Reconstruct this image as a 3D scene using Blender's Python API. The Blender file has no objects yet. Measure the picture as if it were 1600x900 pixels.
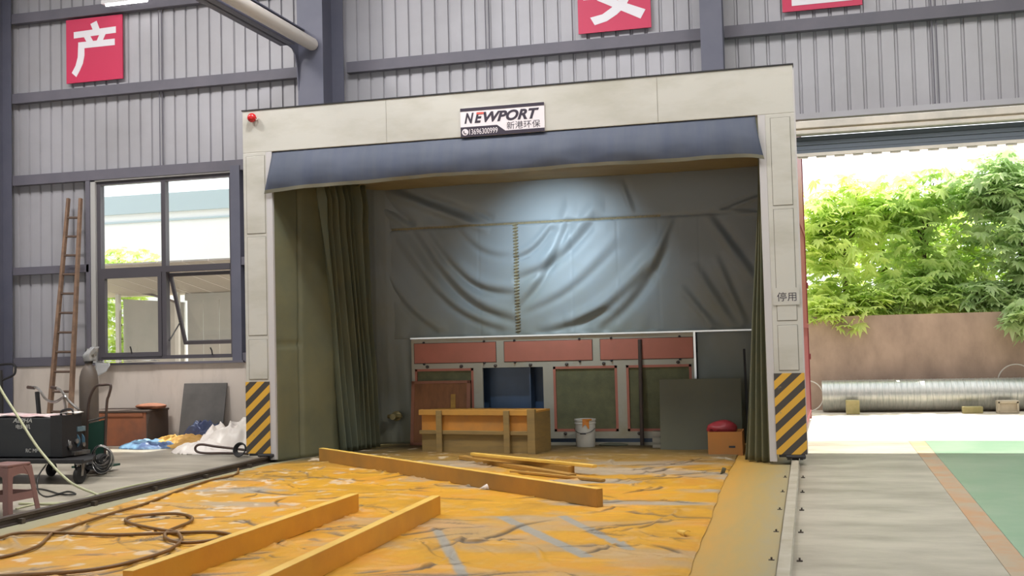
import bpy, bmesh, math, random
import numpy as np
from mathutils import Vector, Matrix
PI = math.pi
random.seed(5); RNG = np.random.default_rng(7)
SC = bpy.context.scene
COL = SC.collection

# ------------------------------------------------------------------ camera, world, sun, big lights, exposure
FPX, YAW, PITCH, ROLL = 1735.64, 0.2601, 0.0454, -0.0256
CAM = Vector((7.223, -13.338, 1.55))
_f = Vector((-math.sin(YAW)*math.cos(PITCH), math.cos(YAW)*math.cos(PITCH), math.sin(PITCH)))
_r0 = Vector((math.cos(YAW), math.sin(YAW), 0)); _u0 = _r0.cross(_f)
_r = _r0*math.cos(ROLL)+_u0*math.sin(ROLL); _u = -_r0*math.sin(ROLL)+_u0*math.cos(ROLL)
cd = bpy.data.cameras.new('camera'); cd.sensor_width = 36; cd.lens = FPX/1600*36; cd.clip_end = 300
cam = bpy.data.objects.new('camera', cd); COL.objects.link(cam); SC.camera = cam
M4 = Matrix((( _r.x, _u.x, -_f.x, CAM.x), (_r.y, _u.y, -_f.y, CAM.y), (_r.z, _u.z, -_f.z, CAM.z), (0, 0, 0, 1)))
cam.matrix_world = M4
def AY(x, y, Y):            # point of the photo's pixel at depth Y (design-time survey helper)
    d = _f+_r*((x-800)/FPX)-_u*((y-450)/FPX); return CAM+d*((Y-CAM.y)/d.y)
def AZ(x, y, z=0.0):
    d = _f+_r*((x-800)/FPX)-_u*((y-450)/FPX); return CAM+d*((z-CAM.z)/d.z)

SC.view_settings.view_transform = 'Standard'; SC.view_settings.look = 'None'
SC.view_settings.gamma = 1; SC.view_settings.use_curve_mapping = False
SC.view_settings.exposure = -0.12
w = bpy.data.worlds.new('sky'); SC.world = w; w.use_nodes = True
bg = w.node_tree.nodes['Background']; bg.inputs[0].default_value = (0.95, 0.98, 1.0, 1); bg.inputs[1].default_value = 2.4
def light(name, kind, loc, energy, color=(1, 1, 1), rot=(0, 0, 0), **kw):
    l = bpy.data.lights.new(name, kind); l.energy = energy; l.color = color
    for k, v in kw.items(): setattr(l, k, v)
    o = bpy.data.objects.new(name, l); o.location = loc; o.rotation_euler = rot; COL.objects.link(o); return o
sun = light('sun', 'SUN', (12, 20, 20), 11, (1, .95, .86), angle=.01)
sun.rotation_euler = Vector((-.12, -.42, -1)).to_track_quat('-Z', 'Y').to_euler()
light('roof_fill_near', 'AREA', (3, -13.5, 8.85), 360, (1, .98, .95), shape='RECTANGLE', size=24, size_y=1.6)  # added soft fill below the closed roof; no skylight is built there
light('roof_fill_far', 'AREA', (1, -2.0, 8.85), 940, (1, .98, .96), shape='RECTANGLE', size=20, size_y=1.6)  # added overhead fill strip near the booth, out of view, not a roof opening
light('hall_lamp', 'AREA', (-3.2, -2.6, 8.6), 380, (1, .97, .93), shape='RECTANGLE', size=1.2, size_y=.6)  # added out-of-view fill that brightens the left floor and wall
light('hall_lamp', 'AREA', (2.2, -2.6, 8.6), 300, (.95, .97, 1), shape='RECTANGLE', size=1.2, size_y=.6)
light('hall_lamp', 'AREA', (10.5, -4.0, 8.6), 420, (1, .97, .92), shape='RECTANGLE', size=1.2, size_y=.6)

# ------------------------------------------------------------------ materials
def NT(name):
    m = bpy.data.materials.new(name); m.use_nodes = True
    nt = m.node_tree; return m, nt, nt.nodes, nt.links, nt.nodes['Principled BSDF']
def lin(c):
    return tuple((x/255/12.92 if x/255 <= .04045 else ((x/255+.055)/1.055)**2.4) for x in c)+(1,)
def noise(nt, scale, detail=5, rough=.6, stretch=(1, 1, 1)):
    n, l = nt.nodes, nt.links
    tc = n.new('ShaderNodeTexCoord'); mp = n.new('ShaderNodeMapping'); mp.inputs['Scale'].default_value = stretch
    t = n.new('ShaderNodeTexNoise'); t.inputs['Scale'].default_value = scale
    t.inputs['Detail'].default_value = detail; t.inputs['Roughness'].default_value = rough
    l.new(tc.outputs['Object'], mp.inputs['Vector']); l.new(mp.outputs['Vector'], t.inputs['Vector'])
    return t.outputs['Fac']
def ramp(nt, src, stops):
    r = nt.nodes.new('ShaderNodeValToRGB'); nt.links.new(src, r.inputs['Fac'])
    e = r.color_ramp.elements
    while len(e) < len(stops): e.new(.5)
    for i, (p, c) in enumerate(stops): e[i].position = p; e[i].color = c
    return r.outputs['Color']
def mix(nt, fac, a, b):
    m = nt.nodes.new('ShaderNodeMixRGB')
    for s, v in ((m.inputs['Fac'], fac), (m.inputs['Color1'], a), (m.inputs['Color2'], b)):
        if isinstance(v, (float, int)): s.default_value = v
        elif isinstance(v, tuple): s.default_value = v
        else: nt.links.new(v, s)
    return m.outputs['Color']
def M(name, c1, c2=None, scale=3, rough=.6, metal=0, bump=0, bscale=40, stretch=(1, 1, 1), lo=.35, hi=.7, **kw):
    m, nt, n, l, b = NT(name)
    c1 = lin(c1); b.inputs['Base Color'].default_value = c1
    if c2: l.new(ramp(nt, noise(nt, scale, stretch=stretch), [(lo, c1), (hi, lin(c2))]), b.inputs['Base Color'])
    b.inputs['Roughness'].default_value = rough; b.inputs['Metallic'].default_value = metal
    if bump:
        bp = n.new('ShaderNodeBump'); bp.inputs['Strength'].default_value = bump; bp.inputs['Distance'].default_value = .01
        l.new(noise(nt, bscale, stretch=stretch), bp.inputs['Height']); l.new(bp.outputs['Normal'], b.inputs['Normal'])
    for k, v in kw.items(): b.inputs[k].default_value = v
    return m
def emit(name, c, s):
    m, nt, n, l, b = NT(name)
    b.inputs['Emission Color'].default_value = c; b.inputs['Emission Strength'].default_value = s
    b.inputs['Base Color'].default_value = c; return m

m_conc = M('concrete', (168, 160, 145), (130, 122, 107), .9, .42, bump=.15, bscale=25, stretch=(1, 2.2, 1), lo=.38, hi=.68)
m_yard = M('yard_concrete', (196, 188, 172), (172, 162, 142), .7, .9)
m_green = M('green_epoxy', (116, 150, 124), (136, 160, 138), 1.5, .28, lo=.4, hi=.65)
m_orange = M('worn_orange_paint', (170, 126, 84), (158, 140, 116), 2.2, .5, lo=.4, hi=.6)
m_sheetmetal = M('wall_steel', (170, 168, 174), (156, 154, 158), .6, .5, .15)
m_girt = M('girt_paint', (94, 92, 102), (104, 100, 110), 2, .6)
m_column = M('column_paint', (88, 89, 104), (96, 96, 110), 2, .55)
m_plaster = M('plaster', (206, 194, 184), (180, 168, 158), 1.3, .9, stretch=(2.5, 1, .7), lo=.5, hi=.8)
m_ceil = M('roof_sheet', (150, 150, 150), None)
m_white = M('booth_white', (186, 183, 175), (168, 164, 152), 1.1, .45, stretch=(1, 1, 2.5), lo=.45, hi=.75)
m_whiteedge = M('booth_trim', (184, 180, 180), None, rough=.5)
m_seam = M('panel_gap', (120, 116, 106), None)
m_valance = M('valance_fabric', (62, 69, 88), (72, 78, 92), 2.5, .65, stretch=(3, 1, .4))
m_hem = M('valance_hem', (112, 112, 100), (120, 114, 94), 6, .7)
m_beige = M('roof_fabric', (160, 148, 116), (148, 136, 110), 2, .8)
def dusted():
    m, nt, n, l, b = NT('curtain_fabric')
    tc = n.new('ShaderNodeTexCoord'); sp = n.new('ShaderNodeSeparateXYZ'); l.new(tc.outputs['Object'], sp.inputs[0])
    ad = n.new('ShaderNodeMath'); ad.operation = 'MULTIPLY_ADD'; ad.inputs[1].default_value = -.30; ad.inputs[2].default_value = .78; l.new(sp.outputs['Z'], ad.inputs[0])
    nz_ = n.new('ShaderNodeMath'); nz_.operation = 'MULTIPLY_ADD'; nz_.inputs[1].default_value = .9; l.new(noise(nt, 1.3, 4), nz_.inputs[0])
    sb = n.new('ShaderNodeMath'); sb.operation = 'SUBTRACT'; sb.inputs[1].default_value = .42; l.new(ad.outputs[0], sb.inputs[0]); l.new(sb.outputs[0], nz_.inputs[2]); nz_.use_clamp = True
    l.new(mix(nt, nz_.outputs[0], lin((128, 135, 139)), lin((122, 120, 94))), b.inputs['Base Color'])
    b.inputs['Roughness'].default_value = .5; b.inputs['Specular IOR Level'].default_value = .4; return m
m_tarp = dusted()
m_tarpolive = M('olive_curtain', (104, 102, 76), (92, 94, 74), 1.5, .5, lo=.4, hi=.65)
m_tarpdust = M('dusty_curtain', (92, 98, 82), (102, 102, 78), 2, .6)
m_seamcloth = M('fabric_seam', (138, 128, 98), (110, 104, 88), 30, .8)
m_cab = M('cabinet_paint', (164, 158, 142), (150, 138, 108), 1.5, .5, lo=.5, hi=.8)
m_salmon = M('salmon_panel', (176, 104, 86), (164, 100, 80), 2.5, .6)
m_blue = M('cabinet_inside', (58, 78, 104), (48, 64, 84), 2, .4)
m_filter = M('filter_media', (106, 104, 74), (90, 90, 66), 6, .95, bump=.4, bscale=90)
m_ply = M('brown_board', (140, 92, 58), (118, 78, 50), 3, .8, stretch=(4, 4, 1))
m_alu = M('aluminium', (215, 214, 210), None, rough=.3, metal=.6)
m_dark = M('black_steel', (34, 33, 36), (44, 42, 42), 6, .5)
m_rubber = M('rubber', (30, 28, 28), None, rough=.8)
m_yellow = M('yellow_paint', (208, 148, 42), (192, 132, 40), 2, .5, bump=.1)
m_brownshade = M('brown_paint_with_shade', (172, 124, 50), (140, 106, 52), 1.4, .6)  # brown paint with the shade of the long timber's front put into the colour
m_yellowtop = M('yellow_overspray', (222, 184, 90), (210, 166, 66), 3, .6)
m_ochre = M('yellow_brown_wood', (176, 132, 54), (150, 112, 52), 2.5, .7, stretch=(1, 1, 5))
m_crate = M('crate_wood', (142, 116, 66), (120, 100, 62), 3, .75, stretch=(.6, 1, 4))
m_crateyellow = M('crate_painted_rail', (190, 138, 54), (164, 122, 58), 2, .7)
m_cratepanel = M('crate_painted_board', (196, 130, 48), (150, 110, 60), 1.6, .7)
m_bucket = M('bucket_white', (206, 204, 196), None, rough=.4)
m_paintspill = M('paint_spill', (206, 126, 40), None, rough=.4)
m_cardb = M('cardboard_orange', (178, 116, 54), (160, 110, 58), 2, .8)
m_red = M('red_plastic', (150, 44, 50), (130, 40, 46), 6, .4)
m_board = M('dark_board', (92, 92, 74), (84, 86, 74), 1.5, .6)
m_redsign = M('sign_red', (196, 44, 84), None, rough=.5)
m_signwhite = M('sign_white', (226, 222, 228), None, rough=.5)
m_boardwhite = M('nameplate_white', (222, 214, 218), None, rough=.4)
m_ink = M('ink', (52, 44, 58), None, rough=.5)
m_inkred = M('ink_red', (214, 90, 80), None, rough=.5)
m_alarm = M('alarm_red', (190, 30, 34), None, rough=.25)
m_ladder = M('ladder_wood', (132, 104, 84), (104, 82, 68), 8, .75)
m_ladderd = M('ladder_rung', (94, 76, 66), None, rough=.8)
m_cyl = M('cylinder_paint', (104, 92, 82), (88, 80, 74), 4, .5)
m_chrome = M('tube_chrome', (170, 168, 166), (120, 112, 104), 12, .3, .8)
m_brown = M('tube_brown', (84, 66, 58), (70, 58, 54), 10, .4, .3)
m_cartgreen = M('cart_green', (40, 74, 62), None, rough=.5)
m_welder = M('welder_case', (44, 46, 50), (50, 52, 54), 4, .45)
m_text = M('white_print', (196, 196, 190), None)
m_plastic = M('clear_film', (206, 206, 206), None, rough=.2, **{'Transmission Weight': .5})
m_film = M('white_film', (236, 228, 220), (222, 212, 204), 4, .4)
m_paper = M('papers', (216, 208, 206), (190, 150, 150), 6, .7)
m_stool = M('stool_plastic', (134, 100, 94), (126, 94, 88), 3, .4)
m_stooltop = m_stool
m_rust = M('rust_box', (142, 84, 54), (116, 72, 52), 3, .8)
m_rustd = M('box_dark', (82, 66, 58), (70, 60, 54), 3, .8)
m_greyb = M('grey_board', (100, 96, 94), (84, 82, 80), 3, .7)
m_tarpblue = M('tarp_blue', (120, 158, 186), (70, 90, 130), 2.4, .5, lo=.45, hi=.6)
m_tarpyel = M('tarp_yellow', (196, 152, 72), (170, 128, 66), 3, .6)
m_tarpnavy = M('tarp_navy', (52, 62, 98), (64, 72, 92), 4, .6)
m_rail = M('rail_steel', (70, 62, 58), (88, 78, 70), 5, .5, .3)
m_railpale = M('rail_pale', (176, 170, 156), (150, 140, 118), 3, .5)
m_hose = M('hose_brown', (122, 86, 40), (104, 76, 40), 8, .5)
m_hosegreen = M('hose_pale', (176, 176, 142), None, rough=.4)
m_cable = M('cable_black', (38, 36, 34), None, rough=.5)
m_winframe = M('window_paint', (76, 72, 78), None, rough=.5)
m_winlight = M('window_reveal', (170, 168, 166), None)
m_shutter = M('shutter_box', (222, 212, 200), (190, 184, 176), 2, .5)
m_shutterdark = M('shutter_slats', (92, 100, 110), None, rough=.5)
m_gatered = M('gate_red', (126, 40, 46), (108, 34, 40), 4, .5)
m_yardwall = M('yard_wall_render', (164, 142, 124), (130, 112, 98), 1.6, .95, stretch=(1.5, 1, .8), lo=.35, hi=.75)
m_duct = M('galvanised', (190, 190, 184), (160, 164, 160), 5, .38, .75, stretch=(6, 1, 1))
m_block = M('concrete_block', (160, 148, 104), (136, 130, 84), 6, .9)
m_block2 = M('concrete_block_grey', (178, 166, 144), (160, 150, 128), 6, .9)
m_wire = M('wire_pale', (180, 176, 166), None)
m_shed = M('shed_panel', (196, 194, 188), (184, 184, 178), 2, .6)
m_shedroof = M('shed_roof', (186, 176, 168), None)
m_bldg = M('far_building', (226, 228, 230), None)
m_bldgband = M('far_building_band', (170, 186, 194), None)
m_trunk = M('bark', (96, 84, 66), (74, 66, 54), 8, .9)
m_pipe = M('pipe_white', (206, 198, 190), None, rough=.35)
m_lampbody = M('lamp_body', (214, 212, 214), None, rough=.4)
m_tubeglow = emit('lamp_glow', (1, .98, .96, 1), 9)

def leafmat(name, c, c2):
    m, nt, n, l, b = NT(name)
    col = ramp(nt, noise(nt, 1.4, 3), [(.35, lin(c)), (.65, lin(c2))])
    l.new(col, b.inputs['Base Color']); b.inputs['Roughness'].default_value = .5
    tr = n.new('ShaderNodeBsdfTranslucent'); l.new(col, tr.inputs['Color'])
    ms = n.new('ShaderNodeMixShader'); ms.inputs[0].default_value = .6
    l.new(b.outputs[0], ms.inputs[1]); l.new(tr.outputs[0], ms.inputs[2]); l.new(ms.outputs[0], n['Material Output'].inputs[0])
    return m
m_leafA = leafmat('leaves_yellowgreen', (224, 236, 140), (196, 220, 130))
m_leafB = leafmat('leaves_green', (208, 226, 142), (178, 206, 130))
m_leafC = leafmat('leaves_deep', (200, 218, 160), (166, 194, 138))

def glassmat():
    m, nt, n, l, b = NT('window_glass')
    t = n.new('ShaderNodeBsdfTransparent'); g = n.new('ShaderNodeBsdfGlossy'); g.inputs['Roughness'].default_value = .05
    t.inputs['Color'].default_value = (.93, .95, .95, 1)
    ms = n.new('ShaderNodeMixShader'); ms.inputs[0].default_value = .06
    l.new(t.outputs[0], ms.inputs[1]); l.new(g.outputs[0], ms.inputs[2]); l.new(ms.outputs[0], n['Material Output'].inputs[0])
    return m
m_glass = glassmat()

def hazard():
    m, nt, n, l, b = NT('hazard_stripes')
    tc = n.new('ShaderNodeTexCoord'); sp = n.new('ShaderNodeSeparateXYZ'); l.new(tc.outputs['Object'], sp.inputs[0])
    s = n.new('ShaderNodeMath'); s.operation = 'MULTIPLY_ADD'; s.inputs[1].default_value = 1.0
    l.new(sp.outputs['Z'], s.inputs[0])
    ng = n.new('ShaderNodeMath'); ng.operation = 'MULTIPLY'; ng.inputs[1].default_value = -.92; l.new(sp.outputs['X'], ng.inputs[0])
    l.new(ng.outputs[0], s.inputs[2])
    d = n.new('ShaderNodeMath'); d.operation = 'DIVIDE'; d.inputs[1].default_value = .2; l.new(s.outputs[0], d.inputs[0])
    f = n.new('ShaderNodeMath'); f.operation = 'FRACT'; l.new(d.outputs[0], f.inputs[0])
    g = n.new('ShaderNodeMath'); g.operation = 'GREATER_THAN'; g.inputs[1].default_value = .5; l.new(f.outputs[0], g.inputs[0])
    worn = ramp(nt, noise(nt, 9, 6), [(.66, (0, 0, 0, 1)), (.7, (1, 1, 1, 1))])
    c = mix(nt, g.outputs[0], lin((62, 56, 50)), lin((206, 158, 50)))
    l.new(mix(nt, worn, c, lin((150, 134, 96))), b.inputs['Base Color']); b.inputs['Roughness'].default_value = .5
    return m
m_hazard = hazard()

# ------------------------------------------------------------------ mesh builder
class MB:
    def __init__(s): s.v = []; s.f = []
    def add(s, vs, fs):
        k = len(s.v); s.v += [tuple(v) for v in vs]; s.f += [tuple(i+k for i in f) for f in fs]; return s
    def box(s, a, b, mtx=None):
        x0, y0, z0 = a; x1, y1, z1 = b
        vs = [Vector(p) for p in ((x0,y0,z0),(x1,y0,z0),(x1,y1,z0),(x0,y1,z0),(x0,y0,z1),(x1,y0,z1),(x1,y1,z1),(x0,y1,z1))]
        if mtx is not None: vs = [mtx @ v for v in vs]
        return s.add(vs, [(0,3,2,1),(4,5,6,7),(0,1,5,4),(1,2,6,5),(2,3,7,6),(3,0,4,7)])
    def bar(s, p, q, wd, ht, up=(0, 0, 1), taper=1):
        p, q = Vector(p), Vector(q); d = (q-p).normalized(); x = d.cross(Vector(up))
        x = x.normalized() if x.length > 1e-5 else Vector((1, 0, 0)); z = x.cross(d)
        vs = []
        for c, t in ((p, 1), (q, taper)):
            for a, b in ((-1,-1),(1,-1),(1,1),(-1,1)): vs.append(c+x*a*wd/2*t+z*b*ht/2*t)
        return s.add(vs, [(3,2,1,0),(4,5,6,7),(0,1,5,4),(1,2,6,5),(2,3,7,6),(3,0,4,7)])
    def tube(s, pts, r, n=8, closed=False):
        pts = [Vector(p) for p in pts]; N = len(pts); rs = r if isinstance(r, (list, tuple)) else [r]*N
        vs = []; prev = None
        for i, p in enumerate(pts):
            if closed: d = pts[(i+1) % N]-pts[i-1]
            else: d = pts[min(i+1, N-1)]-pts[max(i-1, 0)]
            d = d.normalized() if d.length > 1e-9 else Vector((0, 0, 1))
            if prev is None: u = d.orthogonal().normalized()
            else:
                u = prev-d*prev.dot(d); u = u.normalized() if u.length > 1e-6 else d.orthogonal().normalized()
            prev = u; v = d.cross(u)
            for k in range(n):
                a = 2*PI*k/n; vs.append(p+(u*math.cos(a)+v*math.sin(a))*rs[i])
        fs = []
        for i in range(N if closed else N-1):
            j = (i+1) % N
            for k in range(n): fs.append((i*n+k, i*n+(k+1) % n, j*n+(k+1) % n, j*n+k))
        if not closed: fs += [tuple(range(n-1, -1, -1)), tuple((N-1)*n+k for k in range(n))]
        return s.add(vs, fs)
    def lathe(s, prof, c=(0, 0, 0), n=24, axis='Z'):
        vs = []; c = Vector(c)
        for r, h in prof:
            for k in range(n):
                a = 2*PI*k/n; x, y = r*math.cos(a), r*math.sin(a)
                vs.append(c+(Vector((x, y, h)) if axis == 'Z' else Vector((h, x, y)) if axis == 'X' else Vector((y, h, x))))
        fs = [(i*n+k, i*n+(k+1) % n, (i+1)*n+(k+1) % n, (i+1)*n+k) for i in range(len(prof)-1) for k in range(n)]
        fs += [tuple(range(n-1, -1, -1)), tuple((len(prof)-1)*n+k for k in range(n))]
        return s.add(vs, fs)
    def prism(s, poly, o, ex, ey, ez, d):     # 2-D polygon in the (ex, ey) plane at o, extruded d along ez
        o, ex, ey, ez = map(Vector, (o, ex, ey, ez)); n = len(poly)
        vs = [o+ex*a+ey*b for a, b in poly]+[o+ex*a+ey*b+ez*d for a, b in poly]
        return s.add(vs, [tuple(range(n-1, -1, -1)), tuple(range(n, 2*n))]+[(i, (i+1) % n, n+(i+1) % n, n+i) for i in range(n)])
    def grid(s, P):                            # P: (n, m, 3) array
        n, m = P.shape[:2]
        return s.add(P.reshape(-1, 3).tolist(), [(i*m+j, i*m+j+1, (i+1)*m+j+1, (i+1)*m+j) for i in range(n-1) for j in range(m-1)])
    def build(s, name, mat, parent=None, bevel=0, smooth=False, local=False, origin=None, thick=0, fix=True):
        V = np.array(s.v, float)
        if parent is not None:
            o = Vector((0, 0, 0)); q = parent
            if not local:
                while q is not None: o += q.location; q = q.parent
        elif origin is not None: o = Vector(origin)
        else: o = Vector(((V[:, 0].min()+V[:, 0].max())/2, (V[:, 1].min()+V[:, 1].max())/2, V[:, 2].min()))
        V = V-np.array(o)
        me = bpy.data.meshes.new(name); me.from_pydata(V.tolist(), [], s.f); me.update()
        if fix:
            bm = bmesh.new(); bm.from_mesh(me); bmesh.ops.recalc_face_normals(bm, faces=bm.faces); bm.to_mesh(me); bm.free()
        me.materials.append(mat)
        ob = bpy.data.objects.new(name, me); COL.objects.link(ob)
        if parent is not None: ob.parent = parent
        else: ob.location = o
        if smooth:
            me.polygons.foreach_set('use_smooth', [True]*len(me.polygons))
            if smooth == 'auto': me.set_sharp_from_angle(angle=math.radians(40))
        if thick:
            so = ob.modifiers.new('thickness', 'SOLIDIFY'); so.thickness = thick; so.offset = 0
        if bevel:
            bv = ob.modifiers.new('bevel', 'BEVEL'); bv.width = bevel; bv.segments = 2; bv.limit_method = 'ANGLE'; bv.angle_limit = math.radians(35)
        return ob
def tag(o, label, cat, group=None, kind=None):
    o['label'] = label; o['category'] = cat
    if group: o['group'] = group
    if kind: o['kind'] = kind
    return o
def thing(name, loc, label, cat, rotz=0, group=None):
    o = bpy.data.objects.new(name, None); o.empty_display_size = .1; COL.objects.link(o)
    o.location = loc; o.rotation_euler = (0, 0, rotz); return tag(o, label, cat, group)
def struct(o): o['kind'] = 'structure'; return o
def dup(root, loc, rotz=None, label=None):
    def cp(o, par):
        c = o.copy(); COL.objects.link(c)
        if par: c.parent = par
        for ch in [x for x in bpy.data.objects if x.parent == o and x != c]: cp(ch, c)
        return c
    c = cp(root, None); c.location = loc
    if rotz is not None: c.rotation_euler = (0, 0, rotz)
    if label: c['label'] = label
    return c
def text(name, body, mat, parent, cx, cz, wd, ht, y, bold=0, shear=0, depth=.002, offs=None):
    """lettering standing in the XZ plane at depth y, facing -Y, fitted to wd x ht, centred on (cx, cz) in world"""
    cu = bpy.data.curves.new(name, 'FONT'); cu.body = body; cu.size = 1; cu.offset = bold; cu.shear = shear
    cu.extrude = .01; cu.resolution_u = 4
    t = bpy.data.objects.new('tmp', cu); COL.objects.link(t)
    dg = bpy.context.evaluated_depsgraph_get(); me = bpy.data.meshes.new_from_object(t.evaluated_get(dg))
    bpy.data.objects.remove(t)
    n = len(me.vertices); co = np.empty(n*3); me.vertices.foreach_get('co', co); co = co.reshape(-1, 3)
    a, b = co.min(0), co.max(0); c = (a+b)/2; s = (b-a)
    o = Vector((0, 0, 0)); q = parent
    while q is not None: o += q.location; q = q.parent
    out = np.stack([cx+(co[:, 0]-c[0])/s[0]*wd-o.x, y-(co[:, 2]-c[2])/max(s[2], 1e-6)*depth-o.y, cz+(co[:, 1]-c[1])/s[1]*ht-o.z], 1)
    me.vertices.foreach_set('co', out.ravel()); me.update(); me.materials.clear(); me.materials.append(mat)
    ob = bpy.data.objects.new(name, me); COL.objects.link(ob); ob.parent = parent
    return ob
def vnoise(x, y, seed=0):
    xi, yi = np.floor(x).astype(int), np.floor(y).astype(int); fx, fy = x-xi, y-yi
    fx, fy = fx*fx*(3-2*fx), fy*fy*(3-2*fy)
    def h(a, b):
        k = (a*374761393+b*668265263+seed*974711) & 0x7fffffff; k = ((k ^ (k >> 13))*1274126177) & 0x7fffffff
        return ((k ^ (k >> 16)) & 0xffff)/65535.0
    return (h(xi, yi)*(1-fx)+h(xi+1, yi)*fx)*(1-fy)+(h(xi, yi+1)*(1-fx)+h(xi+1, yi+1)*fx)*fy
def fbm(x, y, seed=0, octs=4):
    s = 0; a = .5
    for i in range(octs): s = s+a*vnoise(x*2**i, y*2**i, seed+i); a *= .5
    return s
def smooth_path(pts, k=6):
    P = [Vector(p) for p in pts]; out = []
    for i in range(len(P)-1):
        a, b, c, d = P[max(i-1, 0)], P[i], P[i+1], P[min(i+2, len(P)-1)]
        for j in range(k):
            t = j/k
            out.append(.5*((2*b)+(c-a)*t+(2*a-5*b+4*c-d)*t*t+(3*b-a-3*c+d)*t**3))
    return out+[P[-1]]

# ------------------------------------------------------------------ structure: floors, walls, columns, window, door
DW = 3.05                                   # inside face of the metal cladding
def slab(name, x0, x1, y0, y1, z0, z1, mat): return struct(MB().box((x0, y0, z0), (x1, y1, z1)).build(name, mat))
slab('floor', -14, 18, -22, 2.95, -.2, 0, m_conc)
slab('ground', -60, 60, 2.951, 60, -.2, -.01, m_yard)
struct(MB().prism([(8.70, 2.93), (8.49, -8.5), (18, -8.5), (18, 2.93)], (0, 0, 0), (1, 0, 0), (0, 1, 0), (0, 0, 1), .004).build('floor_green', m_green))
struct(MB().prism([(8.49, 2.93), (8.34, -8.5), (8.485, -8.5), (8.695, 2.93)], (0, 0, 0), (1, 0, 0), (0, 1, 0), (0, 0, 1), .004).build('floor_line', m_orange))
def dustfloor():
    m, nt, n, l, b = NT('dusty_floor')
    tc = n.new('ShaderNodeTexCoord'); sp = n.new('ShaderNodeSeparateXYZ'); l.new(tc.outputs['Object'], sp.inputs[0])
    mr = n.new('ShaderNodeMapRange'); mr.inputs['From Min'].default_value = -3.35; mr.inputs['From Max'].default_value = 3.35; l.new(sp.outputs['X'], mr.inputs['Value'])
    ad = n.new('ShaderNodeMath'); ad.operation = 'MULTIPLY_ADD'; ad.inputs[1].default_value = .09; l.new(noise(nt, 2.6, 6, .7, (3, .6, 1)), ad.inputs[0])
    sb = n.new('ShaderNodeMath'); sb.operation = 'SUBTRACT'; sb.inputs[1].default_value = .045; l.new(mr.outputs[0], sb.inputs[0]); l.new(sb.outputs[0], ad.inputs[2])
    c = ramp(nt, ad.outputs[0], [(.0, lin((146, 142, 116))), (.1, lin((150, 132, 84))), (.5, lin((150, 118, 56))), (.9, lin((180, 136, 56))), (.955, lin((160, 136, 80))), (1.0, lin((146, 136, 106)))])
    l.new(c, b.inputs['Base Color']); b.inputs['Roughness'].default_value = .65; return m
slab('floor_dusty', .335, 6.96, -8.4, 2.9, .0, .004, dustfloor())
slab('ceiling', -14, 18, -22, 3.3, 9.0, 9.15, m_ceil)
slab('wall_left', -14.2, -14, -22, 3.3, 0, 9, m_ceil)
slab('wall_right', 18, 18.2, -22, 3.3, 0, 9, m_ceil)

slab('wall_front', -14, 18, -22.2, -22, 4.2, 9, m_ceil)
def corrugated(b, x0, x1, z0, z1, per=.22, off=0.0):
    prof = []
    k0 = math.floor((x0-off)/per)-1; xs = []
    for k in range(k0, k0+int((x1-x0)/per)+4):
        o = off+k*per
        xs += [(o, 0), (o+.168, 0), (o+.18, .032), (o+.208, .032)]
    xs = sorted(xs); pr = [(x0, 0)]+[q for q in xs if x0 < q[0] < x1]+[(x1, 0)]
    vs = [(x, DW+d, z) for x, d in pr for z in (z0, z1)]+[(x, DW+.06, z) for x, d in (pr[0], pr[-1]) for z in (z0, z1)]
    n = len(pr); fs = [(2*i, 2*i+2, 2*i+3, 2*i+1) for i in range(n-1)]
    b.add(vs, fs)
WX0, WX1, WZ0, WZ1 = -4.36, -1.80, 1.36, 4.38       # window opening
DX0, DX1, DZ = 7.06, 14.0, 4.62                     # gate opening
wb = MB()
for x0, x1, z0, z1 in ((-14, WX0, 1.27, 9), (WX0, WX1, WZ1, 9), (WX1, DX0, 1.27, 9), (DX0, DX1, DZ, 9), (DX1, 18, 0, 9)): corrugated(wb, x0, x1, z0, z1)
wb.box((-14, DW+.05, 1.27), (WX0, DW+.09, 9)).box((WX0, DW+.05, WZ1), (WX1, DW+.09, 9)).box((WX1, DW+.05, 1.27), (DX0, DW+.09, 9))
wb.box((DX0, DW+.05, DZ), (DX1, DW+.09, 9)).box((DX1, DW+.05, 0), (18, DW+.09, 9))
struct(wb.build('wall_back', m_sheetmetal, fix=False))
struct(MB().box((-14, 2.93, 0), (DX0, 3.14, 1.28)).build('wall_back_base', m_plaster, bevel=.01))
# girts: lipped C sections
def girt(x0, x1, z, h=.17):
    b = MB().prism([(0, 0), (.12, 0), (.12, .02), (.02, .02), (.02, h-.02), (.12, h-.02), (.12, h), (0, h)], (x0, 2.9, z-h/2), (0, 1, 0), (0, 0, 1), (1, 0, 0), x1-x0)
    return struct(b.build('wall_girt', m_girt))
BAYS = [(-14, -6.35), (-5.98, -.25), (.27, 5.88), (6.19, 18)]
for z in (4.49, 5.92, 7.32, 8.6):
    for x0, x1 in BAYS:
        if z < 4.6 and x1 > 7: x1 = DX0
        girt(x0, x1, z)
for x0, x1 in ((-14, -6.35), (-5.98, WX0-.12), (WX1+.12, -.2), (.24, 5.88)): girt(x0, x1, 2.92, .13)
for x0, x1 in ((-14, -6.35), (-5.98, WX0-.12), (WX1+.12, -.25), (.27, 5.88)): girt(x0, x1, 1.36, .15)
for x in (-3.13, 2.58, 9.05):
    z0 = 4.55 if x < 8 else 4.66
    struct(MB().tube([(x-.02, 2.99, z0), (x-.02, 2.99, 8.9)], .008, 6).tube([(x+.035, 2.99, z0), (x+.035, 2.99, 8.9)], .008, 6).build('wall_sag_rod', m_girt))
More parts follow.
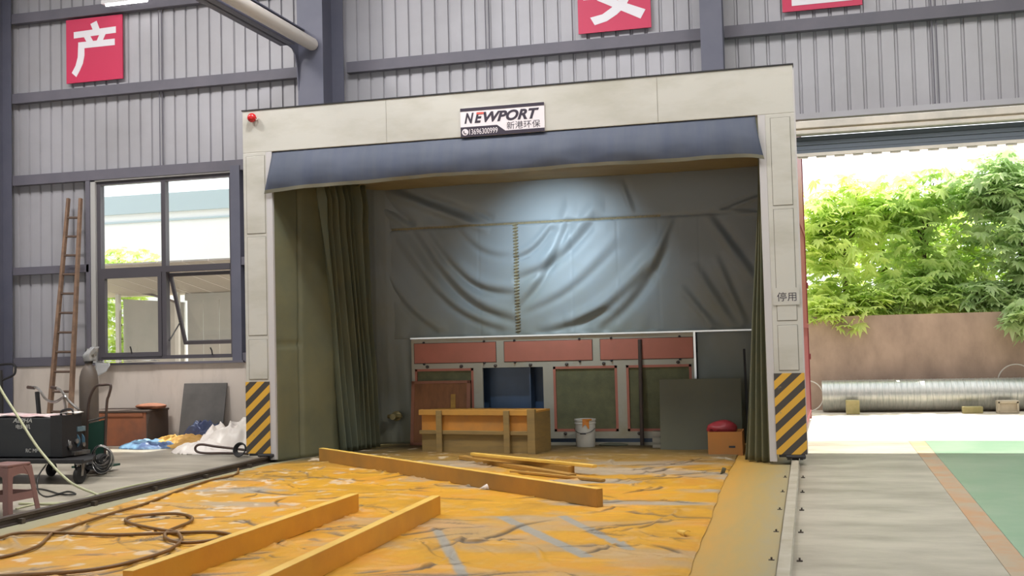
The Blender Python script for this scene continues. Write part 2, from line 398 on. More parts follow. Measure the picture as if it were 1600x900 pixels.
# columns: H section, web across the wall
def column(cx, wd, y0, y1, tf=.02):
    b = MB().box((cx-wd/2, y0, 0), (cx+wd/2, y0+tf, 9)).box((cx-wd/2, y1-tf, 0), (cx+wd/2, y1, 9)).box((cx-.012, y0+tf, 0), (cx+.012, y1-tf, 9))
    return struct(b.build('column', m_column))
column(-6.17, .36, 2.3, 2.9); column(.02, .42, 2.1, 2.9); column(6.03, .31, 2.55, 2.9)
# bracket beam springing from the column towards the hall, with rounded gusset
gz = 6.03
poly = [(0, -.62), (-.06, -.2), (-.12, -.07), (-.2, -.01), (-.32, .0), (-11, .0), (-11, .30), (0, .30)]
b = MB().prism(poly, (-.19, 2.1, gz), (0, 1, 0), (0, 0, 1), (1, 0, 0), .02)
b.box((-.30, -8.9, gz), (-.06, 1.75, gz+.02)).box((-.30, -8.9, gz+.3), (-.06, 2.1, gz+.32))
struct(b.build('roof_bracket_beam', m_column))
PA = AY(489, 70, 2.05)
pb = MB().tube([PA, PA+Vector((0, -.04, 0)), PA+Vector((0, -10, 0))], [.085, .098, .098], 16)
tag(pb.build('overhead_pipe', m_pipe, smooth='auto'), 'round white overhead pipe running out from the dark steel column', 'pipe')
def strip(p0, ylen, lab, on):
    t = thing('strip_light', p0, lab, 'lamp', group=None)
    x, y, z = p0
    MB().prism([(-.17, 0), (.17, 0), (.1, .09), (-.1, .09)], (x, y, z), (1, 0, 0), (0, 0, 1), (0, -1, 0), ylen).build('housing', m_lampbody, t)
    MB().box((x-.175, y, z-.012), (x+.175, y+.03, z+.095)).build('end_cap', m_dark, t, bevel=.004)
    for dx in (-.07, .07):
        MB().tube([(x+dx, y-.04, z-.022), (x+dx, y-ylen+.02, z-.022)], .016, 10).build('lamp_tube', m_tubeglow if on else m_lampbody, t, smooth='auto')
    return t
P = AY(366, 21, .6); strip((P.x, P.y, P.z), 2.4, 'unlit white strip lamp hanging under the bracket beam', False)
P = AY(168, -4, 2.3); t = thing('tube_lamp', (P.x, 2.62, P.z), 'glowing tube lamp on the girt above the leftmost red sign', 'lamp')
MB().box((P.x-.35, 2.62, P.z+.02), (P.x+.55, 2.7, P.z+.08)).build('housing', m_lampbody, t); MB().tube([(P.x-.28, 2.66, P.z), (P.x+.5, 2.66, P.z)], .02, 10).build('lamp_tube', m_tubeglow, t)
MB().box((P.x+.02, 2.66, P.z+.05), (P.x+.06, 2.9, P.z+.08)).build('bracket', m_dark, t)

# window 1
win = struct(bpy.data.objects.new('window_1', None)); COL.objects.link(win); win.location = ((WX0+WX1)/2, 3.0, WZ0)
f = MB()
for a, c in (((WX0, 2.97, WZ0), (WX0+.07, 3.08, WZ1)), ((WX1-.07, 2.97, WZ0), (WX1, 3.08, WZ1)), ((WX0+.07, 2.97, WZ0), (WX1-.07, 3.08, WZ0+.06)), ((WX0+.07, 2.97, WZ1-.06), (WX1-.07, 3.08, WZ1)),
             ((WX0+.07, 2.96, 2.80), (WX1-.07, 3.079, 2.90)), ((-3.13, 2.965, WZ0+.06), (-3.05, 3.078, 2.8)), ((-3.13, 2.965, 2.9), (-3.05, 3.078, WZ1-.06))): f.box(a, c)
f.build('window_frame', m_winframe, win)
f = MB().box((WX0-.09, 2.92, WZ0-.04), (WX0, 3.05, WZ1+.03)).box((WX0-.09, 2.92, WZ1), (WX1+.02, 3.05, WZ1+.045)); f.build('window_reveal', m_winlight, win)
f = MB().box((WX1, 2.88, 1.28), (WX1+.17, 3.04, WZ1+.1)); f.build('window_post', m_column, win)
f = MB().box((WX0-.17, 2.9, 1.28), (WX0-.09, 3.04, WZ1+.02)); f.build('window_post', m_girt, win)
MB().box((WX0-.1, 2.86, 1.275), (WX1+.2, 3.1, 1.31)).build('window_sill', m_girt, win)
for x0, x1, z0, z1 in ((WX0+.07, -3.13, 2.9, WZ1-.06), (-3.05, WX1-.07, 2.9, WZ1-.06), (WX0+.14, -3.18, WZ0+.12, 2.73)):
    MB().box((x0, 3.02, z0), (x1, 3.026, z1)).build('window_pane', m_glass, win)
f = MB().box((WX0+.072, 2.95, WZ0+.05), (WX0+.15, 3.03, 2.81)).box((-3.2, 2.95, WZ0+.05), (-3.132, 3.03, 2.81)).box((WX0+.15, 2.95, 2.73), (-3.2, 3.03, 2.81)).box((WX0+.15, 2.95, WZ0+.05), (-3.2, 3.03, WZ0+.12))
f.build('window_sash', m_winframe, win)
# open sash, hinged at its top, swung outwards
ang = math.radians(21); h = 1.27; mt = Matrix.Translation((-3.05, 3.05, 2.78)) @ Matrix.Rotation(ang, 4, 'X')
sw = WX1-.07-(-3.05)
f = MB()
for a, c in (((0, -.02, -h), (.055, .02, 0)), ((sw-.055, -.02, -h), (sw, .02, 0)), ((.055, -.02, -.055), (sw-.055, .02, 0)), ((.055, -.02, -h), (sw-.055, .02, -h+.06))): f.box(a, c, mt)
sash = f.build('window_sash', m_winframe, win); MB().box((.055, -.003, -h+.06), (sw-.055, .003, -.055), mt).build('window_pane', m_glass, sash)
MB().tube([(-3.04, 3.03, 1.66), mt @ Vector((.03, 0, -.85))], .012, 6).build('window_stay', m_dark, sash)
MB().tube([(-2.2, 2.95, WZ0+.05), (-2.2, 2.93, WZ0+.12), (-2.22, 2.92, WZ0+.17)], .012, 6).build('window_handle', m_dark, win)
MB().tube([(-3.7, 2.95, WZ0+.1), (-3.7, 2.93, WZ0+.17), (-3.71, 2.92, WZ0+.22)], .012, 6).build('window_handle', m_dark, win)

# roller door head over the gate
door = struct(bpy.data.objects.new('door_1', None)); COL.objects.link(door); door.location = (10.5, 3.0, 4.1)
MB().box((DX0, 2.9, 4.56), (DX1, 3.06, 4.64)).build('door_head_rail', m_sheetmetal, door)
MB().box((DX0, 2.84, 4.42), (DX1, 3.05, 4.52)).build('door_frame', m_shutter, door, bevel=.008)
MB().box((DX0, 2.80, 4.33), (DX1, 3.0, 4.385)).build('door_frame', m_shutter, door, bevel=.008)
b = MB()
for k in range(4): b.box((DX0, 2.95+.012*(k % 2), 4.06+k*.066), (DX1, 3.02, 4.12+k*.066))
b.build('door_shutter', m_shutterdark, door)
b = MB().box((DX0, 2.93, 4.03), (DX1, 3.0, 4.075))
for k in range(28): b.box((DX0+.1+k*.25, 2.95, 4.005), (DX0+.24+k*.25, 2.99, 4.03))
b.build('door_bottom_bar', m_shutter, door)
# outward swung red gate leaf
gt = thing('gate_leaf', (7.09, 3.2, 0), 'tall red steel gate leaf swung open outside behind the right booth column', 'gate')
gd = (Vector((7.185, 6.9, 0))-Vector((7.09, 3.2, 0))).normalized()
gm = Matrix.Translation((7.09, 3.2, 0)) @ Matrix.Rotation(math.atan2(gd.y, gd.x), 4, 'Z')
MB().box((0, -.015, .12), (3.7, .015, 5.0), gm).build('panel', m_gatered, gt)
for k, x in enumerate((0, 3.62)): MB().box((x, -.03, .02), (x+.08, .03, 5.05), gm).build('stile', m_gatered, gt)
for z in (.1, 1.6, 3.2, 4.9): MB().box((.08, -.03, z), (3.62, .03, z+.08), gm).build('rail', m_gatered, gt)
MB().box((3.7, -.05, 1.05), (3.74, .05, 1.15), gm).build('latch', m_gatered, gt); MB().box((3.7, -.05, 2.3), (3.74, .05, 2.4), gm).build('latch', m_gatered, gt)

# ------------------------------------------------------------------ red wall signs
STROKES = {'产': [[(.44, .90), (.55, .94), (.61, .79), (.50, .76)], [(.14, .70), (.89, .72), (.89, .82), (.14, .80)], [(.32, .71), (.43, .72), (.51, .59), (.41, .55)], [(.60, .72), (.71, .72), (.63, .57), (.52, .57)], [(.22, .53), (.87, .53), (.87, .63), (.22, .63)],
                  [(.22, .60), (.33, .60), (.33, .42), (.30, .29), (.24, .18), (.18, .09), (.10, .16), (.17, .27), (.21, .40)]],
           '安': [[(.44, .94), (.55, .97), (.59, .86), (.48, .83)], [(.10, .74), (.90, .74), (.90, .84), (.10, .84)], [(.10, .60), (.20, .60), (.20, .80), (.10, .80)], [(.80, .60), (.90, .60), (.90, .80), (.80, .80)], [(.08, .46), (.92, .46), (.92, .56), (.08, .56)],
                  [(.40, .68), (.52, .68), (.41, .44), (.27, .44)], [(.27, .44), (.42, .47), (.93, .25), (.86, .13)], [(.62, .50), (.75, .48), (.66, .32), (.54, .22), (.40, .14), (.23, .10), (.17, .21), (.34, .24), (.47, .32), (.56, .41)]],
           '全': [[(.5, .95), (.5, .83), (.14, .56), (.08, .65)], [(.5, .95), (.92, .65), (.86, .56), (.5, .83)], [(.22, .53), (.78, .53), (.78, .62), (.22, .62)], [(.24, .31), (.76, .31), (.76, .40), (.24, .40)], [(.45, .1), (.55, .1), (.55, .6), (.45, .6)], [(.12, .07), (.88, .07), (.88, .16), (.12, .16)]]}
def red_sign(cx, char, lab, z=6.66):
    t = thing('wall_sign', (cx, 2.97, 6.12), lab, 'sign', group='red slogan signs on the back wall')
    MB().box((cx-.55, 2.96, z-.55), (cx+.55, 2.985, z+.55)).build('panel', m_redsign, t)
    b = MB()
    for i, st_ in enumerate(STROKES[char]):
        b.prism([(-.55+1.1*u, -.55+1.1*v) for u, v in st_], (cx, 2.9598-.0004*i, z), (1, 0, 0), (0, 0, 1), (0, -1, 0), .004)
    b.build('lettering', m_signwhite, t)
red_sign(-4.38, '产', 'leftmost red square sign, bearing the white character 产')
red_sign(4.575, '安', 'middle red square sign above the booth, bearing the white character 安')
red_sign(7.57, '全', 'rightmost red square sign, only its bottom edge in view', 6.69)

# ------------------------------------------------------------------ spray booth
W_, H_ = 7.147, 4.678
booth = thing('spray_booth', (W_/2, 0, 0), 'large white mobile spray booth with blue valance and grey curtains', 'booth')
b = MB().box((0, 0, 4.11), (W_, .14, H_)); fas = b.build('fascia_beam', m_white, booth, bevel=.006)
MB().box((-.01, -.01, H_), (W_+.01, .16, H_+.014)).build('top_flashing', m_dark, fas)
for k, x in enumerate((2.05, 5.55)):
    MB().box((x, -.002, 4.115), (x+.004, 0, H_-.005)).build('panel_joint', m_seam, fas)
MB().box((.05, .14, 4.15), (W_-.05, 2.3, 4.2)).build('roof_panel', m_white, booth)
for side in (0, 1):
    x0 = 0 if side == 0 else W_-.335; x1 = x0+.335
    c = MB().box((x0, 0, .13), (x1, .32, 4.11)).build('column', m_white, booth, bevel=.005)
    for z0, z1 in ((3.03, 4.06), (1.68, 2.98), (1.1, 1.62)):
        b = MB(); a0, a1 = (x0+.05, x1-.02) if side == 0 else (x0+.06, x1-.055)
        b.box((a0, -.006, z0), (a1, 0, z1)); cov = b.build('cover_panel', m_white, c, bevel=.003)
        e = MB(); g = .006
        for q in ((a0-g, z0-g, a1+g, z0), (a0-g, z1, a1+g, z1+g), (a0-g, z0, a0, z1), (a1, z0, a1+g, z1)): e.box((q[0], -.0015, q[1]), (q[2], 0, q[3]))
        e.build('panel_joint', m_seam, c)
    hz = MB().box((x0-.005, -.012, .125), (x1+.005, 0, 1.065)).build('hazard_panel', m_hazard, c); hz['label'] = 'yellow and black striped warning plate'
    xe0 = x1 if side == 0 else x0-.085
    MB().box((xe0, .0, .04), (xe0+.085, .05, 4.11)).build('jamb_strip', m_whiteedge, booth, bevel=.004)
    MB().box((x0+.02, .02, .09), (x1-.02, .3, .128)).build('bogie_plate', m_dark, c)
    wxc = .27 if side == 0 else 7.015
    for yy in (.08, .25):
        MB().lathe([(.02, -.04), (.058, -.04), (.058, -.025), (.05, -.02), (.05, .02), (.058, .025), (.058, .04), (.02, .04)], (wxc, yy, .1), 18, 'X').build('wheel', m_dark, c, smooth='auto')
    b = MB().box((wxc-.09, 0, .06), (wxc-.05, .3, .125)).box((wxc+.05, 0, .06), (wxc+.09, .3, .125))
    b.tube([(wxc-.1, -.02, .1), (wxc+.12, -.02, .1)], .02, 8).tube([(wxc+.1, -.05, .09), (wxc+.1, .06, .09)], .018, 8); b.build('axle_block', m_dark, c)
    # rear legs of the frame, out of sight behind the skins
    MB().box((x0+.02 if side == 0 else x1-.12, 2.0, .02), (x0+.12 if side == 0 else x1-.02, 2.1, 4.15)).build('rear_post', m_white, booth)
MB().box((W_-.004, .0, .13), (W_+.012, .34, 4.62)).build('edge_trim', m_whiteedge, booth)
# alarm lamp
pa = AY(396, 185, 0)
al = MB().lathe([(.045, -.0), (.045, -.03), (.06, -.035), (.06, -.06), (.04, -.09), (.01, -.1)], (pa.x, 0, pa.z), 16, 'Y').build('alarm_lamp', m_alarm, booth, smooth='auto'); al['label'] = 'small round red warning lamp'
MB().tube([(pa.x+.05, -.005, pa.z), (pa.x+.09, -.03, pa.z-.02), (pa.x+.06, -.05, pa.z-.03)], .008, 6).build('lamp_bracket', m_alu, al)
# name sign
sx0, sx1, sz0, sz1 = 3.06, 4.15, 4.105, 4.47
sg = MB().box((sx0, -.02, sz0), (sx1, -.002, sz1)).build('name_sign', m_boardwhite, booth); sg['label'] = 'white sign plate with dark lettering'
b = MB().box((sx0, -.0225, sz1-.04), (sx1, -.02, sz1)).prism([(sx0, sz0), (sx1, sz0), (sx1, sz0+.045), (sx0+.585, sz0+.045), (sx0+.48, sz0+.125), (sx0, sz0+.125)], (0, -.02, 0), (1, 0, 0), (0, 0, 1), (0, -1, 0), .0025)
b.build('sign_bands', m_ink, sg)
text('lettering', 'N', m_ink, sg, sx0+.115, sz0+.235, .125, .135, -.0205, bold=.04, shear=.3)
ee = text('lettering', 'E', m_ink, sg, sx0+.24, sz0+.235, .11, .135, -.0205, bold=.04, shear=.3)
MB().box((sx0+.215, -.0245, sz0+.276), (sx0+.31, -.0225, sz0+.30)).build('red_stroke', m_inkred, sg)
text('lettering', 'WPORT', m_ink, sg, sx0+.665, sz0+.235, .72, .135, -.0205, bold=.04, shear=.3)
text('lettering', '13696300999', m_boardwhite, sg, sx0+.30, sz0+.06, .37, .07, -.0228)
text('lettering', '新港环保', m_ink, sg, sx0+.82, sz0+.105, .43, .095, -.0205)
MB().lathe([(.042, 0), (.042, -.002)], (sx0+.06, -.0225, sz0+.06), 20, 'Y').build('phone_emblem', m_boardwhite, sg)
MB().tube([(sx0+.045, -.0255, sz0+.08), (sx0+.04, -.0255, sz0+.06), (sx0+.055, -.0255, sz0+.042), (sx0+.075, -.0255, sz0+.04)], .006, 6).build('phone_mark', m_ink, sg)
# 停用 plate on the right column
pl = MB().box((6.83, -.012, 1.86), (7.13, -.006, 2.06)).build('notice_plate', m_white, booth); pl['label'] = 'pale plate lettered 停用'
text('lettering', '停用', m_ink, pl, 6.985, 1.955, .22, .105, -.0125)

# valance: bulging fabric apron
nx, nz = 160, 24
U, Vv = np.meshgrid(np.linspace(0, 1, nx), np.linspace(0, 1, nz), indexing='ij')
xl = .42-.10*Vv**2.2; xr = 6.70+.09*Vv**1.5
X = xl+(xr-xl)*U
zb = 3.64-.08*np.exp(-U/.06)+.01*np.sin(U*17)-.045*(U > .98)
zb = 3.62-.075*np.exp(-U/.16)-.05*np.exp(-(1-U)/.03)+.008*np.sin(U*21)
Z = 4.105+(zb-4.105)*Vv
Yv = .02-.10*np.sin(Vv*PI*.75)*(1-.3*np.abs(2*U-1)**4)-.012*np.sin(U*70+3*fbm(U*6, Vv, 3))*Vv-.05*(fbm(U*9, Vv*1.5, 4)-.5)*Vv
val = MB().grid(np.stack([X, Yv, Z], -1)).build('valance', m_valance, booth, smooth=True, thick=.006)
pts = np.stack([X[:, -1], Yv[:, -1]-.006, Z[:, -1]], -1)
hm = MB().grid(np.stack([np.stack([X[:, k], Yv[:, k]-.006, Z[:, k]], -1) for k in (nz-3, nz-2, nz-1)], 1)); hm.build('hem', m_hem, val, smooth=True)
# ceiling fabric
g = np.stack(np.meshgrid(np.linspace(.4, 6.75, 90), np.linspace(.12, 2.4, 30), indexing='ij'), -1)
zc = 3.85+.05*(fbm(g[..., 0]*1.2, g[..., 1]*2, 11)-.5)
MB().grid(np.concatenate([g, zc[..., None]], -1)).build('ceiling_skin', m_beige, booth, smooth=True, thick=.006)
cl = MB().box((3.2, .40, 3.765), (4.4, .56, 3.80)).build('ceiling_lamp', m_lampbody, booth)
LB = light('booth_lamp', 'AREA', (3.75, .52, 3.755), 40, (.68, .86, 1.0), rot=(math.radians(56), 0, 0), shape='RECTANGLE', size=.6, size_y=.1, spread=math.radians(80))

# back skin (upper) with swags
nx, nz = 300, 150
xa = np.linspace(1.0, 6.72, nx); za = np.linspace(1.585, 3.86, nz)
X, Z = np.meshgrid(xa, za, indexing='ij')
def bump1(d, w): return np.exp(-(d/w)**2)
D = .03*(fbm(X*1.1, Z*1.3, 21)-.5)
zs = 3.23; below = (Z < zs)
xv = 3.11
env = np.clip((zs-Z)/.25, 0, 1)
# left swags, hanging from the upper left towards the bottom of the seam
for (x0, z0, x1, z1, wd, am, sag) in ((1.45, 3.25, 3.05, 1.80, .07, .055, .45), (1.7, 3.2, 3.0, 2.2, .06, .05, .40), (1.25, 3.0, 2.9, 1.66, .06, .035, .4), (2.2, 3.2, 2.9, 2.75, .05, .02, .15), (1.05, 2.5, 1.9, 1.65, .05, .03, .15)):
    t = np.clip((X-x0)/(x1-x0), 0, 1); zc = z0+(z1-z0)*t-sag*np.sin(PI*t)*.7
    sl = (z1-z0)/(x1-x0)-sag*.7*PI*np.cos(PI*t)
    d = (Z-zc)/np.sqrt(1+sl**2); e = np.sin(PI*np.clip((X-x0+.15)/(x1-x0+.3), 0, 1))**.7*((X > x0-.15) & (X < x1+.15))
    D += 1.25*am*e*(-.9*bump1(d, wd)+.8*bump1(d-wd*1.7, wd*1.5))*(X < xv+.05)
# right swags
for (x0, z0, x1, z1, wd, am, sag) in ((3.15, 2.42, 4.3, 3.2, .07, .05, .22), (3.15, 2.0, 3.9, 3.1, .06, .045, .2), (3.15, 2.72, 3.65, 3.1, .04, .03, .1), (3.2, 1.9, 4.6, 2.8, .06, .02, .2), (3.9, 1.66, 5.0, 2.4, .07, .045, .15), (4.35, 1.66, 5.35, 2.75, .08, .05, .2), (3.5, 1.62, 4.4, 1.9, .05, .03, .05)):
    t = np.clip((X-x0)/(x1-x0), 0, 1); zc = z0+(z1-z0)*t-sag*np.sin(PI*t)*.7
    sl = (z1-z0)/(x1-x0)-sag*.7*PI*np.cos(PI*t)
    d = (Z-zc)/np.sqrt(1+sl**2); e = np.sin(PI*np.clip((X-x0+.1)/(x1-x0+.25), 0, 1))**.7*((X > x0-.1) & (X < x1+.15))
    D += 1.25*am*e*(-.9*bump1(d, wd)+.8*bump1(d-wd*1.7, wd*1.5))
# far right: folds falling down to the right, top diagonals
for (x0, z0, x1, z1, wd, am) in ((5.9, 3.2, 6.5, 2.3, .06, .05), (5.7, 2.5, 6.2, 1.65, .06, .035), (5.5, 2.2, 5.95, 1.62, .05, .03), (6.0, 2.6, 6.35, 1.7, .05, .03), (1.12, 3.82, 2.65, 3.18, .07, .08), (1.0, 3.6, 1.5, 3.22, .05, .045), (4.7, 3.75, 4.85, 3.3, .04, .03), (5.4, 3.2, 5.1, 2.5, .05, .03), (6.1, 3.25, 6.7, 3.45, .03, .03), (6.1, 3.25, 6.7, 3.2, .03, .03), (2.5, 3.4, 2.75, 3.25, .04, .03)):
    L = math.hypot(x1-x0, z1-z0); ux, uz = (x1-x0)/L, (z1-z0)/L
    t = ((X-x0)*ux+(Z-z0)*uz)/L; d = -(X-x0)*uz+(Z-z0)*ux
    e = np.sin(PI*np.clip(t*.9+.05, 0, 1))**.6*((t > -.05) & (t < 1.05)); D += am*e*(bump1(d, wd)-.7*bump1(d-wd*1.6, wd*1.2))
D += -.02*bump1(Z-zs, .02)                                       # seam
for xs in (3.95, 4.62, 5.2, 5.78, 2.55): D += -.006*bump1(X-xs, .012)*below
D += .014*np.sin(X*19+6*fbm(X*2, Z, 8))*np.clip((1.95-Z)/.4, 0, 1)**1.5*(1-np.clip((1.62-Z)/.04, 0, 1))
D *= np.clip((Z-1.585)/.05, 0, 1)*.85+.15
Yb = 2.36-D+.06*np.clip((zs-Z)/1.6, 0, 1)*0
bs = MB().grid(np.stack([X, Yb, Z], -1)).build('back_curtain', m_tarp, booth, smooth=True, thick=.004)
MB().grid(np.stack([np.stack([X[::3, k], Yb[::3, k]-.008, Z[::3, k]], -1) for k in (np.searchsorted(za, zs)-1, np.searchsorted(za, zs), np.searchsorted(za, zs)+1)], 1)[:75]).build('cross_seam', m_seamcloth, bs, smooth=True)
sm = MB(); k = np.searchsorted(xa, xv)
for j in range(4, int(nz*.73), 3):
    sm.tube([(X[k-2, j], Yb[k-2, j]-.010, Z[k-2, j]), (X[k+2, j+1], Yb[k+2, j+1]-.014, Z[k+2, j+1])], .010, 5)
sm.grid(np.stack([np.stack([X[q, 2:110], Yb[q, 2:110]-.006, Z[q, 2:110]], -1) for q in (k-1, k, k+1)], 1)); sm.build('laced_seam', m_seamcloth, bs)
# lower left back skin and the stretch of skin round the corner
S = np.linspace(0, 1, 60); zz = np.linspace(.02, 3.9, 90)
path = np.array([(.72, 1.30), (.84, 1.9), (.95, 2.25), (1.1, 2.34), (1.5, 2.42)])
tt = np.linspace(0, 4, 60); px = np.interp(tt, range(5), path[:, 0]); py = np.interp(tt, range(5), path[:, 1])
PX, ZZ = np.meshgrid(px, zz, indexing='ij'); PY = np.repeat(py[:, None], 90, 1)
wob = .05*(fbm(PX*4, ZZ*1.4, 31)-.5)+.03*np.sin(PX*18+ZZ*2)*np.clip((2-ZZ), 0, 1)*.6
MB().grid(np.stack([PX+wob*.5, PY-wob, ZZ], -1)).build('corner_curtain', m_tarp, booth, smooth=True, thick=.004)
# left side skin, flat panels
path = np.array([(.41, .05), (.55, .40), (.60, .52), (.80, 1.0), (.78, 1.4)])
tt = np.linspace(0, 4, 60); px = np.interp(tt, range(5), path[:, 0]); py = np.interp(tt, range(5), path[:, 1])
PX, ZZ = np.meshgrid(px, zz, indexing='ij'); PY = np.repeat(py[:, None], 90, 1)
wob = .05*(fbm(PY*2, ZZ*1.2, 41)-.5)-.03*bump1(PY-.46, .03)-.02*bump1(ZZ-1.55, .03)*(PY < .5)
sd = MB().grid(np.stack([PX+wob, PY, ZZ], -1)).build('side_curtain', m_tarpolive, booth, smooth=True, thick=.004)
# bunched pleated curtain at left
nt_, nzz = 260, 60
T = np.linspace(0, 1, nt_); zz = np.linspace(.03, 3.86, nzz)
TT, ZZ = np.meshgrid(T, zz, indexing='ij'); hfr = ZZ/3.8
cx0 = np.interp(hfr, [0, .3, .5, 1], [.86, .82, .80, .74]); cy0 = np.interp(hfr, [0, .5, 1], [1.12, .95, .72])
cx1 = np.interp(hfr, [0, .3, .5, 1], [1.12, 1.10, 1.04, .98]); cy1 = np.interp(hfr, [0, 1], [1.85, 1.75])
ph = TT*2*PI*7.5+1.1*np.sin(TT*11)+.7*np.sin(ZZ*1.1+TT*7)+1.2*(hfr-.5)*np.sin(TT*5)
am = (.035+.07*vnoise(TT*6, ZZ*.5, 5))*np.interp(hfr, [0, .85, .93, 1], [1, .85, 1.2, .7])
dx, dy = cx1-cx0, cy1-cy0; L = np.sqrt(dx**2+dy**2)
PX = cx0+dx*TT+dy/L*am*np.sin(ph); PY = cy0+dy*TT-dx/L*am*np.sin(ph)+.02*np.cos(ph)
pc = MB().grid(np.stack([PX, PY, ZZ], -1)).build('pleated_curtain', m_tarpdust, booth, smooth=True, thick=.004)
# right curtain, narrow, hanging in pleats
nt_, nzz = 120, 60
T = np.linspace(0, 1, nt_); TT, ZZ = np.meshgrid(T, np.linspace(.02, 3.86, nzz), indexing='ij'); hfr = ZZ/3.8
cx0 = np.interp(hfr, [0, .12, .45, .8, 1], [6.42, 6.46, 6.55, 6.68, 6.72]); cy0 = .38+.1*hfr; cx1 = 6.76; cy1 = .12+0*hfr
ph = TT*2*PI*4+.6*np.sin(ZZ*1.3); am = .035
PX = cx0+(cx1-cx0)*TT+.02*np.sin(ph*1.0); PY = cy0+(cy1-cy0)*TT+am*np.sin(ph)
MB().grid(np.stack([PX, PY, ZZ], -1)).build('pleated_curtain', m_tarpolive, booth, smooth=True, thick=.004)
# right side skin behind it
gy, gz_ = np.meshgrid(np.linspace(.3, 2.42, 50), np.linspace(.02, 3.88, 60), indexing='ij')
MB().grid(np.stack([6.76-.06*(gy-.3)+.05*(fbm(gy*2, gz_*1.4, 51)-.5), gy, gz_], -1)).build('side_curtain', m_tarp, booth, smooth=True, thick=.004)
# lower right back skin below the bar
gx, gz_ = np.meshgrid(np.linspace(5.70, 6.68, 60), np.linspace(.02, 1.585, 50), indexing='ij')
MB().grid(np.stack([gx, 2.38+.03*np.sin(gx*9+gz_*3.2)*.7+.03*(fbm(gx*3, gz_*2, 61)-.5), gz_], -1)).build('lower_curtain', m_tarp, booth, smooth=True, thick=.004)
br = MB().box((1.48, 2.27, 1.575), (6.62, 2.30, 1.597)).box((5.66, 2.285, .9), (5.69, 2.30, 1.575)); br.build('aluminium_bar', m_alu, booth)
tp = MB().lathe([(.05, 0), (.05, -.06), (.075, -.07), (.075, -.10), (.03, -.12), (.03, -.2), (.045, -.2), (.045, -.26)], (1.24, 2.36, .44), 14, 'Y')
tp.tube([(1.13, 2.2, .44), (1.35, 2.2, .44)], .03, 8); tp = tp.build('drain_valve', M('brass', (150, 138, 96), None, rough=.4, metal=.5), booth, smooth='auto')

# ------------------------------------------------------------------ filter cabinet at the back of the booth
cab = thing('filter_cabinet', (3.58, 2.3, 0), 'grey filter cabinet with salmon panels along the back of the booth', 'cabinet')
xs = [1.48, 5.66]; Yf = 2.31
ops = [(1.53, 2.44, .19, 1.13), (2.58, 3.49, .2, 1.13), (3.64, 4.57, .2, 1.13), (4.70, 5.62, .2, 1.13)]
b = MB(); zt = 1.572
for z0, z1 in ((.1, .2), (1.13, zt)): b.box((1.48, Yf, z0), (5.66, Yf+.04, z1))
edges = [1.48]+[q for o in ops for q in (o[0], o[1])]+[5.66]
for i in range(0, len(edges), 2): b.box((edges[i], Yf, .2), (edges[i+1], Yf+.04, 1.13))
b.build('front_frame', m_cab, cab)
MB().box((1.48, Yf+.36, .02), (5.66, Yf+.40, zt)).box((1.48, Yf+.04, .02), (1.51, Yf+.36, zt)).box((5.63, Yf+.04, .02), (5.66, Yf+.36, zt)).box((1.51, Yf+.04, .02), (5.63, Yf+.36, .19)).box((1.51, Yf+.04, 1.14), (5.63, Yf+.36, 1.18)).build('body', m_blue, cab)
MB().box((1.48, Yf-.01, .0), (5.66, Yf+.02, .045)).build('plinth', m_cab, cab)
for x0, x1 in ((1.53, 2.79), (2.92, 4.22), (4.34, 5.65)):
    p = MB().box((x0, Yf-.012, 1.215), (x1, Yf, 1.505)).build('access_panel', m_salmon, cab, bevel=.003); p['label'] = 'salmon pink access panel'
    e = MB()
    for q in ((x0-.008, 1.207, x1+.008, 1.215), (x0-.008, 1.505, x1+.008, 1.513), (x0-.008, 1.215, x0, 1.505), (x1, 1.215, x1+.008, 1.505)): e.box((q[0], Yf-.006, q[1]), (q[2], Yf, q[3]))
    e.build('gasket', m_rustd, p)
    for fx in (.12, .86):
        for z in (1.20, 1.52): MB().lathe([(.016, 0), (.016, -.025), (.008, -.03)], (x0+(x1-x0)*fx, Yf, z), 8, 'Y').build('clip', m_dark, p)
for i, (x0, x1, z0, z1) in enumerate(ops):
    for fx in (.22, .8): MB().lathe([(.025, 0), (.025, -.02), (.01, -.03)], (x0+(x1-x0)*fx, Yf, z1+.03), 8, 'Y').build('knob', m_rail, cab)
    if i >= 2: MB().lathe([(.025, 0), (.025, -.02), (.01, -.03)], (x0+.16, Yf, z0-.03), 8, 'Y').build('knob', m_rail, cab)
    if i != 1:
        f = MB()
        for q in ((x0, z0, x0+.035, z1), (x1-.035, z0, x1, z1), (x0, z0, x1, z0+.035), (x0, z1-.035, x1, z1)): f.box((q[0], Yf-.004, q[1]), (q[2], Yf+.05, q[3]))
        fr = f.build('filter_frame', m_salmon, cab); MB().box((x0+.035, Yf+.02, z0+.035), (x1-.035, Yf+.05, z1-.035)).build('filter_media', m_filter, fr)
b = MB().box((2.6, Yf+.30, .2), (3.28, Yf+.34, 1.13)).box((3.27, Yf+.05, .2), (3.29, Yf+.3, 1.13)); b.build('inner_baffle', m_blue, cab)
# loose filter panel leaning on the first opening
fp = thing('loose_filter', (1.95, 2.18, 0), 'loose brown filter panel leaning on the cabinet behind the crate', 'filter')
mt = Matrix.Translation((1.5, 2.12, .012)) @ Matrix.Rotation(math.radians(-7), 4, 'X')
f = MB()
for a, c in (((0, 0, 0), (.05, .04, .95)), ((.86, 0, 0), (.91, .04, .95)), ((0, 0, .91), (.91, .04, .95)), ((0, 0, 0), (.91, .04, .05))): f.box(a, c, mt)
f.build('frame', M('worn_salmon', (150, 98, 76), (134, 88, 64), 4, .7), fp); MB().box((.05, .008, .05), (.86, .032, .91), mt).build('media', m_ply, fp)
MB().box((.62, -.012, .1), (.69, .006, .75), mt).build('wooden_strip', m_ochre, fp)

